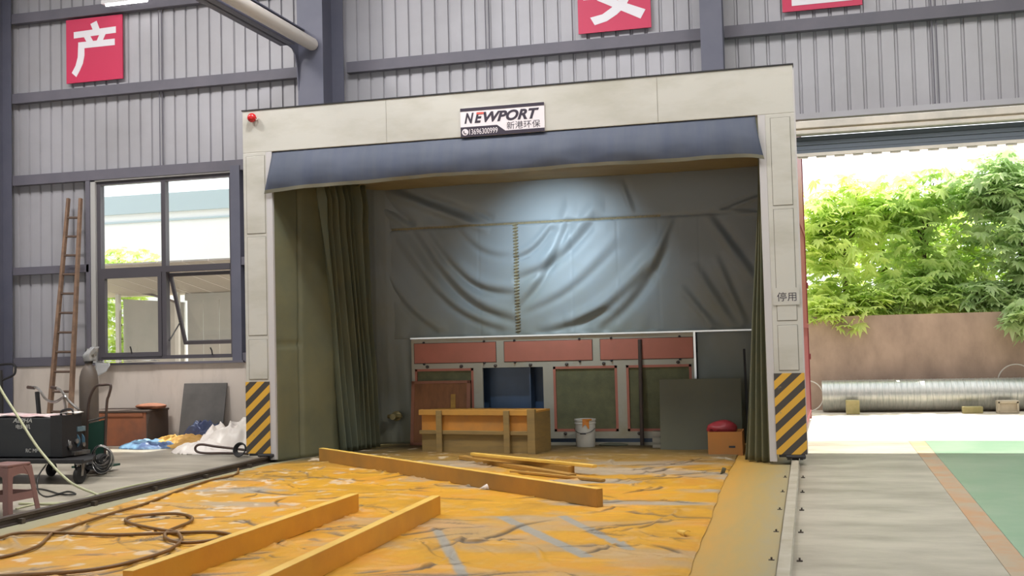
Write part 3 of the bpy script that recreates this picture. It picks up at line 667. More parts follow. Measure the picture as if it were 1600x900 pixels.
# things in the booth
CR = thing('wooden_crate', (2.835, 1.1, 0), 'long yellow-sprayed wooden crate standing in the booth', 'crate', rotz=math.atan2(-.29, 1.71))
L = .86
MB().box((-L, .03, .04), (L, .05, .56)).build('front_board', m_cratepanel, CR, local=True)
MB().box((-L, .026, .0), (L, .05, .29)).build('lower_board', m_crate, CR, local=True)
MB().box((-L, .50, 0), (L, .53, .56)).build('back_board', m_crate, CR, local=True)
for x in (-L, L-.03): MB().box((x, .05, 0), (x+.03, .50, .56)).build('end_board', m_crate, CR, local=True)
MB().box((-L, .03, .56), (L, .53, .585)).build('lid', m_crateyellow, CR, local=True)
MB().box((-L-.02, -.02, .525), (L-.1, .03, .60)).build('top_rail', m_crateyellow, CR, local=True, bevel=.004)
MB().box((-L-.02, -.015, .265), (L-.1, .026, .315)).build('middle_rail', m_crate, CR, local=True, bevel=.004)
for x in (-.60, .42): MB().box((x, -.045, 0), (x+.085, -.02, .59)).build('batten', m_crate, CR, local=True, bevel=.004)
MB().box((L-.1, -.03, 0), (L+.01, .03, .61)).build('corner_post', m_crate, CR, local=True, bevel=.004)

def lean(x0, x1, y0, h, ang, th, name, mat, lab, cat):
    mt = Matrix.Translation((x0, y0, .006)) @ Matrix.Rotation(-ang, 4, 'X')
    o = MB().box((0, 0, 0), (x1-x0, th, h), mt).build(name, mat, bevel=.003); return tag(o, lab, cat)
lean(5.25, 6.33, 1.56, .95, .12, .03, 'dark_board', m_board, 'large dark olive board leaning at the right end of the cabinet', 'board')
bk = thing('paint_bucket', (4.15, 2.0, 0), 'white paint bucket with orange spill in front of the cabinet', 'bucket')
MB().lathe([(.005, .004), (.125, .004), (.13, .01), (.143, .33), (.15, .335), (.15, .35), (.145, .355), (.147, .375), (.152, .38), (.152, .4), (.14, .402), (.136, .3), (.005, .28)], (4.15, 2.0, 0), 28).build('body', m_bucket, bk, smooth='auto')
MB().tube([(4.15+.152*math.sin(a), 2.0-.152*math.cos(a)-.012, .30-.09*math.cos(a*1.0)) for a in np.linspace(-1.3, 1.3, 14)], .004, 6).build('bail', m_dark, bk)
MB().tube([(4.11, 1.825, .208), (4.19, 1.825, .208)], .01, 8).build('grip', m_dark, bk)
g = np.array([[(4.15+.157*math.sin(a)*(.93+.07*z/.4), 2.0-.157*math.cos(a)*(.93+.07*z/.4), z) for z in np.linspace(.402, .30+.03*math.sin(a*9), 8)] for a in np.linspace(-.05, .55, 12)])
MB().grid(g).lathe([(.01, .404), (.075, .403), (.08, .39), (.05, .38)], (4.19, 1.92, 0), 14).build('paint_spill', m_paintspill, bk, smooth=True)
bx = thing('cardboard_box', (6.13, 1.2, 0), 'open orange cardboard box by the right curtain', 'box')
x0, x1, y0, y1 = 5.93, 6.36, 1.0, 1.45
for nm, a, c in (('front_side', (x0, y0, 0), (x1, y0+.008, .3)), ('back_side', (x0, y1-.008, 0), (x1, y1, .3)), ('left_side', (x0, y0+.008, 0), (x0+.008, y1-.008, .3)), ('right_side', (x1-.008, y0+.008, 0), (x1, y1-.008, .3)), ('bottom', (x0+.008, y0+.008, 0), (x1-.008, y1-.008, .01))):
    MB().box(a, c).build('side' if 'side' in nm else 'bottom', m_cardb, bx)
MB().box((6.19, y0-.002, .10), (6.27, y0, .125)).build('hand_hole', m_dark, bx)
def blob(c, r, seed, n=20, amp=.3):
    b = MB(); vs = []
    th = np.linspace(0, PI, n); ph = np.linspace(0, 2*PI, 2*n)
    TH, PHI = np.meshgrid(th, ph, indexing='ij'); k = 1+amp*(fbm(TH*2.3+3, np.abs(PHI-PI)*1.6, seed)-.45)
    P = np.stack([c[0]+r[0]*k*np.sin(TH)*np.cos(PHI), c[1]+r[1]*k*np.sin(TH)*np.sin(PHI), c[2]+r[2]*k*np.cos(TH)], -1); return b.grid(P)
o = blob((6.10, 1.2, .32), (.19, .15, .11), 3).grid(np.array([[(5.95+.03*i, 1.05+.05*j, .315+.02*math.sin(i*2+j)) for j in range(4)] for i in range(6)])).build('red_cloth', m_red, smooth=True, origin=(6.07, 1.2, .25)); tag(o, 'crumpled red cloth spilling out of the orange box', 'cloth')
o = MB().tube([(4.91, 2.22, .005), (4.91, 2.29, 1.49)], .028, 10).build('steel_bar', m_rustd, smooth='auto'); tag(o, 'thin dark bar leaning upright against the salmon panel', 'bar')
p0 = AY(1157, 551, 1.9); o = MB().bar((6.40, 1.72, .01), (6.37, 1.9, 1.33), .03, .03).build('steel_bar', m_dark); tag(o, 'short black bar leaning beside the right curtain', 'bar')
o = blob((4.52, 2.1, .03), (.2, .09, .03), 9).build('flattened_rag', m_board, smooth=True); tag(o, 'flat dark rag on the floor right of the white bucket', 'rag')
bkt = thing('small_block', (5.17, 1.85, 0), 'small grey slotted block on the floor left of the dark board', 'block')
b = MB()
for z in (.0, .09, .18): b.box((5.11, 1.82, z), (5.22, 1.92, z+.06))
b.box((5.12, 1.85, .0), (5.21, 1.9, .24)); b.build('body', m_cab, bkt)

# ------------------------------------------------------------------ painted sheeting on the floor
nx, ny = 420, 640
X, Y = np.meshgrid(np.linspace(0, 1, nx), np.linspace(-8.3, 2.15, ny), indexing='ij')
xl = np.interp(Y, [-8.3, -6, -4, -1.5, -.2, 1.2, 2.2], [.75, .72, .62, .46, .5, .95, 1.3])+.12*(fbm(Y*1.3, Y*0, 71)-.5)
xr = np.interp(Y, [-8.3, -6.1, -1.9, -.5, 2.2], [6.5, 6.42, 6.33, 6.30, 6.3])+.05*(fbm(Y*2.0, Y*0+3, 72)-.5)
XX = xl+(xr-xl)*X
Hh = .014+.012*fbm(XX*1.6, Y*1.6, 75)+.010*(fbm(XX*4, Y*4, 76)-.4)
crease = np.zeros_like(Hh)
for i in range(230):
    cx, cy = RNG.uniform(.6, 6.3), RNG.uniform(-8, 1.0); a = RNG.normal(.25, .6) if RNG.random() < .7 else RNG.uniform(0, PI); Ln = RNG.uniform(.2, .9)*(1.3 if i % 5 == 0 else 1); hgt = RNG.uniform(.006, .02)*(1.6 if i % 7 == 0 else 1); wd = RNG.uniform(.014, .03)
    m = (np.abs(XX-cx) < Ln+.1) & (np.abs(Y-cy) < Ln+.1)
    dx, dy = XX[m]-cx, Y[m]-cy; s = dx*math.cos(a)+dy*math.sin(a); d = -dx*math.sin(a)+dy*math.cos(a)+.07*np.sin(s*5+i)
    e = np.clip(1-(s/Ln)**2, 0, 1)
    Hh[m] += hgt*e*np.exp(-(d/wd)**2)*np.where(d > 0, 1, .9); crease[m] = np.maximum(crease[m], e*np.exp(-((d-wd)/(wd*.9))**2)*(hgt/.02))
edge = np.minimum(X, 1-X)*np.maximum(xr-xl, .1); Hh = np.minimum(Hh, .008+edge*.35+.01*fbm(Y*5, X, 5))
tear = np.zeros_like(Hh)
for i in range(150):
    cx, cy = RNG.uniform(.6, 6.3), RNG.uniform(-7.5, .2); a = RNG.normal(.2, .5) if RNG.random() < .7 else RNG.uniform(0, PI); Ln = RNG.uniform(.12, .55)*(1.5 if i % 6 == 0 else 1); wd = RNG.uniform(.011, .019)*(1.5 if i % 9 == 0 else .85)
    m = (np.abs(XX-cx) < Ln+.1) & (np.abs(Y-cy) < Ln+.1)
    dx, dy = XX[m]-cx, Y[m]-cy; s = dx*math.cos(a)+dy*math.sin(a); d = -dx*math.sin(a)+dy*math.cos(a)+.05*np.sin(s*6+i)
    e = np.clip(1-(s/Ln)**2, 0, 1); q = e**.5*np.exp(-(d/wd)**2); tear[m] = np.maximum(tear[m], q); Hh[m] += .012*e*np.exp(-((d-wd*1.6)/(wd*1.2))**2)-.006*q
bare = np.zeros_like(Hh)
for (x0, y0), (x1, y1), wd in (((4.6, -4.05), (5.68, -5.68), .065), ((5.12, -3.98), (5.94, -5.40), .055), ((4.27, -4.78), (5.0, -6.4), .05)):
    L = math.hypot(x1-x0, y1-y0); ux, uy = (x1-x0)/L, (y1-y0)/L
    s = (XX-x0)*ux+(Y-y0)*uy; d = -(XX-x0)*uy+(Y-y0)*ux
    bare = np.maximum(bare, ((s > 0) & (s < L))*np.clip((wd-np.abs(d))/.02, 0, 1)*.9)
# sheltered folds stay unpainted: patches behind the boards and along creases
patch = np.clip((fbm(XX*1.0+9, Y*2.2, 83, 5)-.555)*9, 0, 1)*np.interp(Y, [-8, -4.5, -3, -.5, 1], [.4, .5, 1, .8, .3])
bare = np.maximum(bare, patch*.8); bare = np.maximum(bare, np.clip(crease*1.0-.35, 0, 1)*.8)
fl = np.clip((fbm(XX*7, Y*7, 90, 4)-.60)*14, 0, 1)*np.interp(XX, [.5, 2.2, 3.2], [.9, .7, .12]); 
sheet = MB().grid(np.stack([XX, Y, Hh], -1))
m, nt, n, l, bs_ = NT('painted_sheeting')
at = n.new('ShaderNodeAttribute'); at.attribute_name = 'bare'; at2 = n.new('ShaderNodeAttribute'); at2.attribute_name = 'fleck'; at3 = n.new('ShaderNodeAttribute'); at3.attribute_name = 'dust_shade'
pc1 = ramp(nt, noise(nt, 1.1, 6, .65), [(.32, lin((206, 142, 50))), (.52, lin((200, 148, 40))), (.7, lin((176, 130, 44)))])
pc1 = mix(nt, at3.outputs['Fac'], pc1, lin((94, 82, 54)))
c = mix(nt, at.outputs['Fac'], pc1, lin((146, 146, 140))); c = mix(nt, at2.outputs['Fac'], c, lin((206, 190, 168)))
at4 = n.new('ShaderNodeAttribute'); at4.attribute_name = 'tear'; c = mix(nt, at4.outputs['Fac'], c, lin((78, 66, 52)))
l.new(c, bs_.inputs['Base Color']); bs_.inputs['Roughness'].default_value = .5; bs_.inputs['Specular IOR Level'].default_value = .3
bp = n.new('ShaderNodeBump'); bp.inputs['Strength'].default_value = .35; bp.inputs['Distance'].default_value = .01; l.new(noise(nt, 14, 6, .65), bp.inputs['Height']); l.new(bp.outputs[0], bs_.inputs['Normal'])
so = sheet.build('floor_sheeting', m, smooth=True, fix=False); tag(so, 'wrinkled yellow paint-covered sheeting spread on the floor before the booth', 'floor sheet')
dust_shade = np.clip(np.interp(Y, [-8, -2.5, -.6, .3, 2.2], [.0, .0, .15, .7, 1])+np.interp(XX, [.4, 1.1, 1.8], [.55, .3, 0])*(fbm(XX*3, Y*1.4, 95)*1.6-.2)+np.interp(XX, [5.7, 6.4], [0, .25])*(fbm(XX*3, Y*2, 96)), 0, 1)  # dust along the sides, plus booth shade painted in towards the back
for nm, ar in (('bare', bare), ('fleck', fl), ('dust_shade', dust_shade), ('tear', np.clip(tear*1.3-.2, 0, 1)*.9)):
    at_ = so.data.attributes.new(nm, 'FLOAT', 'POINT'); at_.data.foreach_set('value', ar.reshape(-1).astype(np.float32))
def flap(pts, name='torn_flap', mat=m_film):
    P = np.array(pts); return MB().grid(P).build(name, mat, so, smooth=True, thick=.003)
fx, fy = 6.30, -4.75
P_ = []
for i in range(7):
    row = []
    for j in range(12):
        th = -1.5+j*.34; rr_ = .03*(1-.08*i)*(.6+.05*j)
        row.append((fx-.02-.03*i*.5+rr_*math.cos(th)*-1.1, fy-.08+.03*i, .034*(1-.05*i)+rr_*math.sin(th)))
    P_.append(row)
flap(P_, mat=m_yellowtop)
flap([[(6.23+.012*i+.01*j, -1.05+.03*i, .01+.028*j-.002*i*i) for j in range(4)] for i in range(4)], mat=m_board)
sp = AZ(765, 768, .0)
g = np.array([[(sp.x-.10+.04*i+.02*j, sp.y-.03+.02*j+.01*i, .03+.035*j*(.4+.12*i)+.012*math.sin(i*1.7)) for j in range(4)] for i in range(6)])
tag(MB().grid(g).build('paper_scrap', m_film, smooth=True, thick=.003), 'curled pale paper scrap against the long yellow timber', 'scrap')

# ------------------------------------------------------------------ painted bars on the sheeting
def timber(p, q, wd, ht, lab, z0=.022, grp='yellow painted timbers on the sheeting', mat=m_yellow, top=True):
    p, q = Vector(p), Vector(q); d = (q-p); Lh = d.length; a = math.atan2(d.y, d.x)
    t = thing('timber', ((p.x+q.x)/2, (p.y+q.y)/2, z0), lab, 'timber', rotz=a, group=grp)
    MB().box((-Lh/2, -wd/2, 0), (Lh/2, wd/2, ht-.003)).build('body', mat, t, local=True, bevel=.004)
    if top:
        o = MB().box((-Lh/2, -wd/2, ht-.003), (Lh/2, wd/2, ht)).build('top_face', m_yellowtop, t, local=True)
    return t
timber((1.02, .09, 0), (5.36, -3.46, 0), .07, .165, 'longest yellow timber, lying from the left curtain to mid floor', mat=m_brownshade)
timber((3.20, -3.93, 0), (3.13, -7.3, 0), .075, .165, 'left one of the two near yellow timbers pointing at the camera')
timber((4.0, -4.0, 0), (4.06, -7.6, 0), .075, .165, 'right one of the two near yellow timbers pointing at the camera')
gp = 'loose planks stacked behind the long timber'
a, b_ = AZ(722, 718, .02), AZ(895, 748, .02); timber(a, b_, .10, .05, 'brown bottom plank of the small stack, jutting out left', .025, gp, m_ochre, False)
a, b_ = AZ(735, 722, .02), AZ(893, 743, .02); timber(a+Vector((.03, .10, 0)), b_+Vector((-.02, .10, 0)), .09, .09, 'thicker plank at the back of the small stack', .025, gp, m_ochre, False)
a, b_ = AZ(738, 713, .12), AZ(930, 738, .06); t = timber((a.x, a.y, 0), (b_.x, b_.y, 0), .07, .035, 'bright yellow thin plank lying on top of the stack', .122, gp, m_yellowtop, False)
t.rotation_euler = (0, math.radians(.7), t.rotation_euler[2])
a, b_ = AZ(800, 742, .0), AZ(943, 757, .0); timber(a, b_, .07, .03, 'flat thin strip on the sheeting in front of the stack', .028, gp, m_ochre, False)

# ------------------------------------------------------------------ rails
rl = thing('floor_rail', (.29, -4, 0), 'dark steel channel rail along the left edge of the sheeting', 'rail')
MB().prism([(0, 0), (.09, 0), (.09, .012), (.055, .02), (.055, .05), (.075, .06), (.075, .085), (.0, .085)], (.235, 2.3, 0), (1, 0, 0), (0, 0, 1), (0, -1, 0), 10.8).build('channel', m_rail, rl)
for i in range(7): MB().box((.315, -.6-i*1.05, .0), (.36, -.55-i*1.05, .05)).build('clip', m_rail, rl)
rr = thing('floor_rail', (7.01, -4, 0), 'pale steel rail along the right edge of the sheeting', 'rail')
MB().prism([(0, 0), (.09, 0), (.09, .012), (.065, .02), (.065, .04), (.085, .048), (.085, .06), (.005, .06), (.005, .048), (.025, .04), (.025, .02), (0, .012)], (6.97, 2.3, 0), (1, 0, 0), (0, 0, 1), (0, -1, 0), 10.8).build('track', m_railpale, rr)
for i in range(6):
    for x in (6.9, 7.085):
        MB().box((x, -1.155-i*1.1, .0), (x+.04, -1.125-i*1.1, .008)).tube([(x+.02, -1.14-i*1.1, .006), (x+.02, -1.14-i*1.1, .024)], .007, 6).build('clip', m_rail, rr)

# ------------------------------------------------------------------ hoses on the floor
def hose(name, px, r, mat, lab, z=.03, cat='hose', scale=4, off=(0, 680)):
    pts = [AZ(off[0]+x/scale, off[1]+y/scale, z) for x, y in px]
    return tag(MB().tube(smooth_path(pts), r, 8).build(name, mat, smooth=True), lab, cat)
hose('air_hose', [(1490, 210), (1480, 240), (1420, 262), (1320, 280), (1150, 335), (900, 430), (690, 490), (360, 600), (300, 640), (240, 690), (120, 735), (-40, 772)], .013, m_hose, 'thin brown hose running from the left rail across the sheeting', .04)
hose('air_hose', [(-80, 655), (0, 640), (120, 612), (400, 612), (700, 622), (1050, 612), (1300, 605), (1400, 612), (1440, 628), (1300, 660), (1150, 672), (1060, 655), (1030, 630), (1050, 600), (1120, 570), (1190, 540), (1195, 510), (1100, 490), (950, 495), (820, 510), (785, 535), (850, 560), (1000, 590), (1100, 605), (1130, 635), (1130, 665), (1050, 720), (900, 770), (700, 820), (440, 855), (0, 880), (-80, 885)], .014, m_hose, 'looped brown hose coiled on the near left of the sheeting', .045)
pts = [AY(x, y, Y) for x, y, Y in ((-30, 545, -2.6), (0, 606, -2.7), (25, 646, -2.8), (62, 703, -2.95), (108, 752, -3.1))]+[AZ(150, 772, .02), AZ(156, 779, .02), AZ(135, 790, .012), AZ(90, 788, .012), AZ(30, 787, .012)]
tag(MB().tube(smooth_path(pts), .014, 8).build('air_hose', m_hosegreen, smooth=True), 'pale green hose slanting down in front of the black welder', 'hose')
pts = [AY(72, 726, -1.9), AZ(60, 745, .15), AZ(60, 768, .012), AZ(75, 776, .012), AZ(105, 768, .012), AZ(118, 772, .012), AZ(95, 772, .012), AZ(60, 764, .012), AZ(10, 772, .012)]
tag(MB().tube(smooth_path(pts), .009, 6).build('power_cable', m_cable, smooth=True), 'black cable hanging from the welder trolley to the floor', 'cable')
pts = [AZ(25, 795, .01), AZ(60, 787, .01), AZ(110, 784, .01), AZ(160, 770, .01), AZ(215, 757, .01), AZ(260, 748, .01)]
tag(MB().tube(smooth_path(pts), .010, 6).build('air_hose', m_hosegreen, smooth=True), 'pale line lying on bare concrete beside the left rail', 'hose')

# ------------------------------------------------------------------ left side: stool, welder trolley, cylinder, ladder, box ...
st = thing('plastic_stool', (AZ(17, 807).x-.20, AZ(17, 807).y+.20, 0), 'dusky pink plastic stool at the left rail', 'stool', rotz=math.radians(-5))
S1, S0, HT = .15, .205, .475
MB().box((-S1, -S1, HT-.03), (S1, S1, HT)).build('seat', m_stool, st, local=True, bevel=.012)
for i in range(4):
    R4 = Matrix.Rotation(i*PI/2, 4, 'Z')
    def at_(u, z):      # point on side face; u across, z up
        k = S0+(S1-S0)*z/(HT-.03); return R4 @ Vector((u, -k, z))
    def kk(z): return S0+(S1-S0)*z/(HT-.03)
    lg = MB()
    for sgn in (1, -1):
        rr_ = Matrix.Rotation(PI/2, 4, 'Z') if sgn == -1 else Matrix.Identity(4)
        P = []
        for z in np.linspace(0, HT-.03, 10):
            k = kk(z); wdt = .055+.05*max(0, (z-.30)/.145)**2
            if sgn == 1: P.append([R4 @ Vector((k-wdt, -k, z)), R4 @ Vector((k, -k, z))])
            else: P.append([R4 @ Vector((k, -k, z)), R4 @ Vector((k, -k+wdt, z))])
        lg.grid(np.array([[list(v) for v in row] for row in P]))
    lg.build('leg', m_stool, st, local=True, thick=.010)
    b = MB(); P = []
    for u in np.linspace(-1, 1, 12):
        z1, z0 = HT-.025, HT-.10-.02*(u*u)
        P.append([list(R4 @ Vector((u*(kk(z)-.06), -kk(z)+.002, z))) for z in np.linspace(z0, z1, 4)])
    b.grid(np.array(P)).build('apron', m_stool, st, local=True, thick=.008)
    b = MB(); P = []
    for u in np.linspace(-1, 1, 8): P.append([list(R4 @ Vector((u*(kk(z)-.05), -kk(z)+.002, z))) for z in (.13, .16, .2)])
    b.grid(np.array(P)).build('stretcher', m_stool, st, local=True, thick=.010)

wt = thing('welder_trolley', (-1.6, -1.75, 0), 'low black trolley carrying the welder and the gas cylinder', 'trolley')
MB().prism([(-2.9, -2.2), (-.90, -2.2), (-.92, -2.0), (-1.3, -1.4), (-2.9, -1.4)], (0, 0, .235), (1, 0, 0), (0, 1, 0), (0, 0, 1), .035).box((-2.9, -2.22, .24), (-.90, -2.18, .285)).build('deck', m_dark, wt, bevel=.004)
def caster(x, y, r=.085):
    MB().lathe([(.015, -.025), (r-.01, -.025), (r, -.015), (r, .015), (r-.01, .025), (.015, .025)], (x, y, r), 20, 'X').build('caster_wheel', m_rubber, wt, smooth='auto')
    b = MB()
    for s in (-.032, .032): b.prism([(-.02, r-.01), (.02, r-.01), (.05, .235), (-.0, .235)], (x+s-.003, y, 0), (0, 1, 0), (0, 0, 1), (1, 0, 0), .006)
    b.box((x-.04, y-.02, .22), (x+.04, y+.06, .236)); b.build('caster_fork', m_chrome, wt)
caster(-.99, -2.14, .10); caster(-1.86, -1.5); caster(-2.75, -1.92); caster(-2.7, -1.45)
P = [AY(x, y, -1.62) for x, y in ((45, 605), (59, 607), (66, 616), (74, 625), (86, 628), (98, 622), (100, 620))]
b = MB().tube(smooth_path([AY(43, 605, -1.62), AY(59, 607, -1.62), AY(72, 624, -1.62), AY(86, 628, -1.62), AY(101, 619, -1.62)]), .016, 8)
b.tube(smooth_path([AY(80, 605, -1.5), AY(94, 609, -1.5), AY(106, 625, -1.5), AY(123, 640, -1.45)]), .016, 8); b.tube([AY(101, 619, -1.62), AY(100, 622, -1.6), (AY(100, 622, -1.6).x, -1.45, .27)], .016, 8); b.tube([AY(123, 640, -1.45), (AY(123, 640, -1.45).x, -1.42, .27)], .016, 8)
b.build('push_handle', m_chrome, wt, smooth='auto')
MB().tube([AY(43, 605, -1.62), AY(54, 606, -1.62)], .021, 8).build('grip', m_brown, wt); MB().tube([AY(80, 605, -1.5), AY(89, 607, -1.5)], .021, 8).build('grip', m_brown, wt)
MB().bar((AY(58, 612, -1.5)), AY(62, 660, -1.5), .05, .03).build('handle_post', m_dark, wt)
we = thing('welding_machine', (-2.1, -1.8, .272), 'black welding machine lettered ALPHA on the trolley', 'welder')
x0, x1, y0, y1, z0, z1 = -2.75, -1.36, -1.97, -1.6, .286, .745
MB().box((x0, y0, z0), (x1, y1, z1)).build('case', m_welder, we, bevel=.008)
MB().box((x1-.15, y0-.004, z0+.02), (x1+.008, y0, z1+.03)).box((x1, y0, z0), (x1+.01, y1, z1+.03)).build('front_bezel', m_dark, we, bevel=.002)
b = MB().tube(smooth_path([(x1-.16, -1.75, z1), (x1-.16, -1.75, z1+.07), (x1-.02, -1.75, z1+.09), (x1+.0, -1.75, z1)]), .013, 6); b.build('carry_handle', m_dark, we)
text('lettering', 'ALPHA', m_text, we, AY(35, 657, y0).x, AY(35, 657, y0).z, .27, .05, y0-.001, bold=.01, shear=.25)
text('lettering', '电焊机', m_text, we, AY(36, 666, y0).x, AY(36, 666, y0).z-.005, .20, .055, y0-.001)
text('lettering', 'RC MP', m_text, we, AY(50, 704, y0).x, AY(50, 704, y0).z, .17, .045, y0-.001)
for i in range(3): MB().lathe([(.022, 0), (.03, .012), (.03, .03), (.01, .04)], (x1+.01, -1.85+i*.13, .4+.05*(i % 2)), 12, 'X').build('socket', m_chrome, we, smooth='auto')
g = np.array([[(-2.72+.09*i, -1.93+.1*j, z1+.012+.07*(fbm(np.array(i*.9), np.array(j*1.3), 3)-.3)) for j in range(4)] for i in range(14)])
tag(MB().grid(g).build('paper_bundle', m_paper, smooth=True, thick=.012), 'crumpled papers lying on top of the black welder', 'papers')
g = np.array([[(-1.52+.05*i, -1.78+.06*j, z1+.03+.04*(fbm(np.array(i*.9), np.array(j*.9), 13))) for j in range(4)] for i in range(5)])
tag(MB().grid(g).build('plastic_wrap', m_film, smooth=True, thick=.004), 'white plastic scrap at the right end of the welder top', 'wrap')
# coiled fittings between welder and cylinder
FX = AY(117, 690, -1.65).x
gd = thing('wire_feeder', (FX, -1.7, .28), 'small cluttered wire feeder with blue parts between welder and cylinder', 'wire feeder')
MB().box((FX-.11, -1.8, .285), (FX+.11, -1.5, .33)).build('base_plate', m_chrome, gd, bevel=.004)
MB().lathe([(.02, -.05), (.1, -.05), (.1, -.04), (.06, -.035), (.06, .035), (.1, .04), (.1, .05), (.02, .05)], (FX, -1.64, .45), 18, 'Y').build('wire_spool', M('spool_blue', (84, 120, 140), None), gd, smooth='auto')
MB().box((FX-.09, -1.7, .56), (FX+.08, -1.55, .62)).box((FX-.03, -1.66, .33), (FX+.02, -1.6, .56)).build('bracket', M('feeder_teal', (74, 104, 118), (120, 130, 130), 12), gd, bevel=.004)
for i in range(3): MB().tube(smooth_path([(FX-.08+.05*i, -1.82, .34), (FX-.05+.05*i, -1.85, .42+.03*i), (FX+.02+.03*i, -1.84, .36), (FX+.06, -1.82, .46)]), .012, 6).build('hose_tail', m_chrome, gd, smooth=True)
# gas cylinder
cy = -1.0; cx = AY(139, 620, cy).x; WR, WL = AY(159, 733, -1.3).x, AY(130, 733, -1.3).x
hc = thing('hand_truck', (cx+.1, -1.0, 0), 'green-plated cylinder hand truck with bent brown tube handle', 'hand truck')
MB().box((cx-.14, cy-.17, .06), (WR-.06, cy+.17, .085)).build('toe_plate', m_cartgreen, hc)
def PH(x, y, Y=-1.22): return AY(x, y, Y)
lp = smooth_path([PH(136, 715), PH(137, 677), PH(138, 635), PH(143, 615), PH(151, 603), PH(160, 601.5), PH(171, 601), PH(173, 606), PH(170, 618), PH(167, 630), PH(165, 677), PH(164, 712)], 5)
MB().tube(lp, .017, 10).build('tube_handle', m_brown, hc, smooth='auto')
MB().tube([PH(138, 658), PH(163, 652)], .012, 8).build('cross_bar', m_chrome, hc)
a, b_, c, d = PH(139, 662), PH(163, 656), PH(163, 712), PH(138, 714)
MB().add([a, b_, c, d], [(0, 1, 2, 3)]).build('back_plate', m_cartgreen, hc, thick=.012)
for x in (WL, WR):
    w_ = MB().lathe([(.02, -.05), (.07, -.05), (.075, -.03), (.10, -.05), (.125, -.035), (.13, 0), (.125, .035), (.10, .05), (.075, .03), (.07, .05), (.02, .05)], (x, -1.3, .13), 26, 'X').build('wheel', m_rubber, hc, smooth='auto')
    MB().lathe([(.02, 0), (.068, 0), (.06, .02), (.025, .03), (.02, .05)], (x+.035, -1.3, .13), 18, 'X').build('wheel_rim', m_chrome, w_, smooth='auto')
MB().tube([(WL, -1.3, .13), (WR, -1.3, .13)], .02, 8).box((WL+.06, -1.32, .06), (WR-.06, -1.14, .10)).build('axle', m_dark, hc)
gc = thing('gas_cylinder', (cx, cy, .085), 'tall brown gas cylinder standing on the hand truck', 'gas cylinder')
MB().lathe([(.11, .088), (.118, .10), (.118, 1.13), (.112, 1.20), (.095, 1.27), (.065, 1.33), (.045, 1.36), (.043, 1.40)], (cx, cy, 0), 28).build('body', m_cyl, gc, smooth='auto')
MB().lathe([(.03, 1.40), (.03, 1.47), (.02, 1.49), (.02, 1.54), (.035, 1.54), (.035, 1.56)], (cx, cy, 0), 12).tube([(cx, cy, 1.47), (cx+.09, cy-.03, 1.47)], .016, 8).build('valve', m_chrome, gc, smooth='auto')
MB().lathe([(.05, 1.37), (.055, 1.39), (.05, 1.42), (.03, 1.42)], (cx, cy, 0), 16).build('neck_ring', m_dark, gc, smooth='auto')
n_ = 26; th = np.linspace(0, 2*PI, n_); zz = np.linspace(1.40, 1.58, 8)
TH, ZZ = np.meshgrid(th, zz, indexing='ij'); rr_ = .07-.35*np.maximum(ZZ-1.47, 0)+.07*(fbm(np.cos(TH)*2.5+5, ZZ*14+np.sin(TH)*2, 7)-.4)
tag(MB().grid(np.stack([cx+.02+rr_*np.cos(TH)+.75*np.maximum(ZZ-1.47, 0), cy+rr_*np.sin(TH), ZZ], -1)).build('plastic_bag', m_plastic, smooth=True, thick=.002), 'clear plastic wrapped round the valve of the gas cylinder', 'bag')
# coil of grey cables on the hand truck
CQ = AY(167, 712, -1.36)
cc = thing('cable_coil', (CQ.x, -1.3, .1), 'tangled coil of grey cable hung on the hand truck', 'cable')
for i in range(9):
    pts = []
    for k in range(28):
        a = 2*PI*k/28; rr_ = .13+.015*i*.6; pts.append((CQ.x+.02*(i-4)*.5+rr_*math.cos(a)*.75, -1.42+.02*math.sin(a*2+i)-.012*i, CQ.z+.03-.008*i+rr_*math.sin(a)*.8))
    MB().tube(pts, .007, 6, closed=True).build('cable_loop', m_dark if i % 2 else m_chrome, cc, smooth=True)

# ladder leaning on wall
ld = thing('wooden_ladder', (-4.9, 2.3, 0), 'tall old wooden ladder leaning on the back wall by the window', 'ladder')
l0, l1 = Vector((-5.10, 2.15, .0)), Vector((-4.62, 2.86, 4.08)); r0, r1 = Vector((-4.62, 2.15, .0)), Vector((-4.38, 2.86, 4.06))
l0, r0 = AY(73, 682, 2.2), AY(108, 683, 2.2); l0.z = r0.z = 0; l1, r1 = AY(107, 310, 2.86), AY(126, 310, 2.86)
for a, c in ((l0, l1), (r0, r1)): MB().bar(a, c, .06, .085, (0, 1, 0), .75).build('stile', m_ladder, ld, bevel=.006)
for k in range(12):
    t_ = .055+k*.0785; MB().tube([l0.lerp(l1, t_), r0.lerp(r1, t_)], .02, 8).build('rung', m_ladderd, ld)
# rusty box
rb = thing('rusty_chest', (-3.45, 2.5, 0), 'rust-brown chest standing against the low wall under the window', 'chest')
CX = AY(228, 660, 2.2).x
MB().box((-4.05, 2.2, 0), (CX, 2.82, .53)).build('body', m_rust, rb, bevel=.01); MB().box((-4.07, 2.18, .53), (CX+.02, 2.84, .565)).build('lid', m_rustd, rb, bevel=.008)
MB().box((CX, 2.21, .01), (CX+.015, 2.81, .53)).build('shaded_end_panel', m_rustd, rb); MB().box((-4.0, 2.18, .47), (CX-.05, 2.2, .52)).build('front_batten', m_rust, rb)  # end panel coloured darker to carry the shade on that side
tag(blob((CX-.1, 2.5, .61), (.26, .2, .05), 17).build('orange_rag', m_rust, smooth=True), 'folded orange rag on the right end of the chest lid', 'rag')
lean(-2.68, -1.90, 2.66, .97, .22, .025, 'grey_board', m_greyb, 'dark grey board leaning on the low wall under the window', 'board')
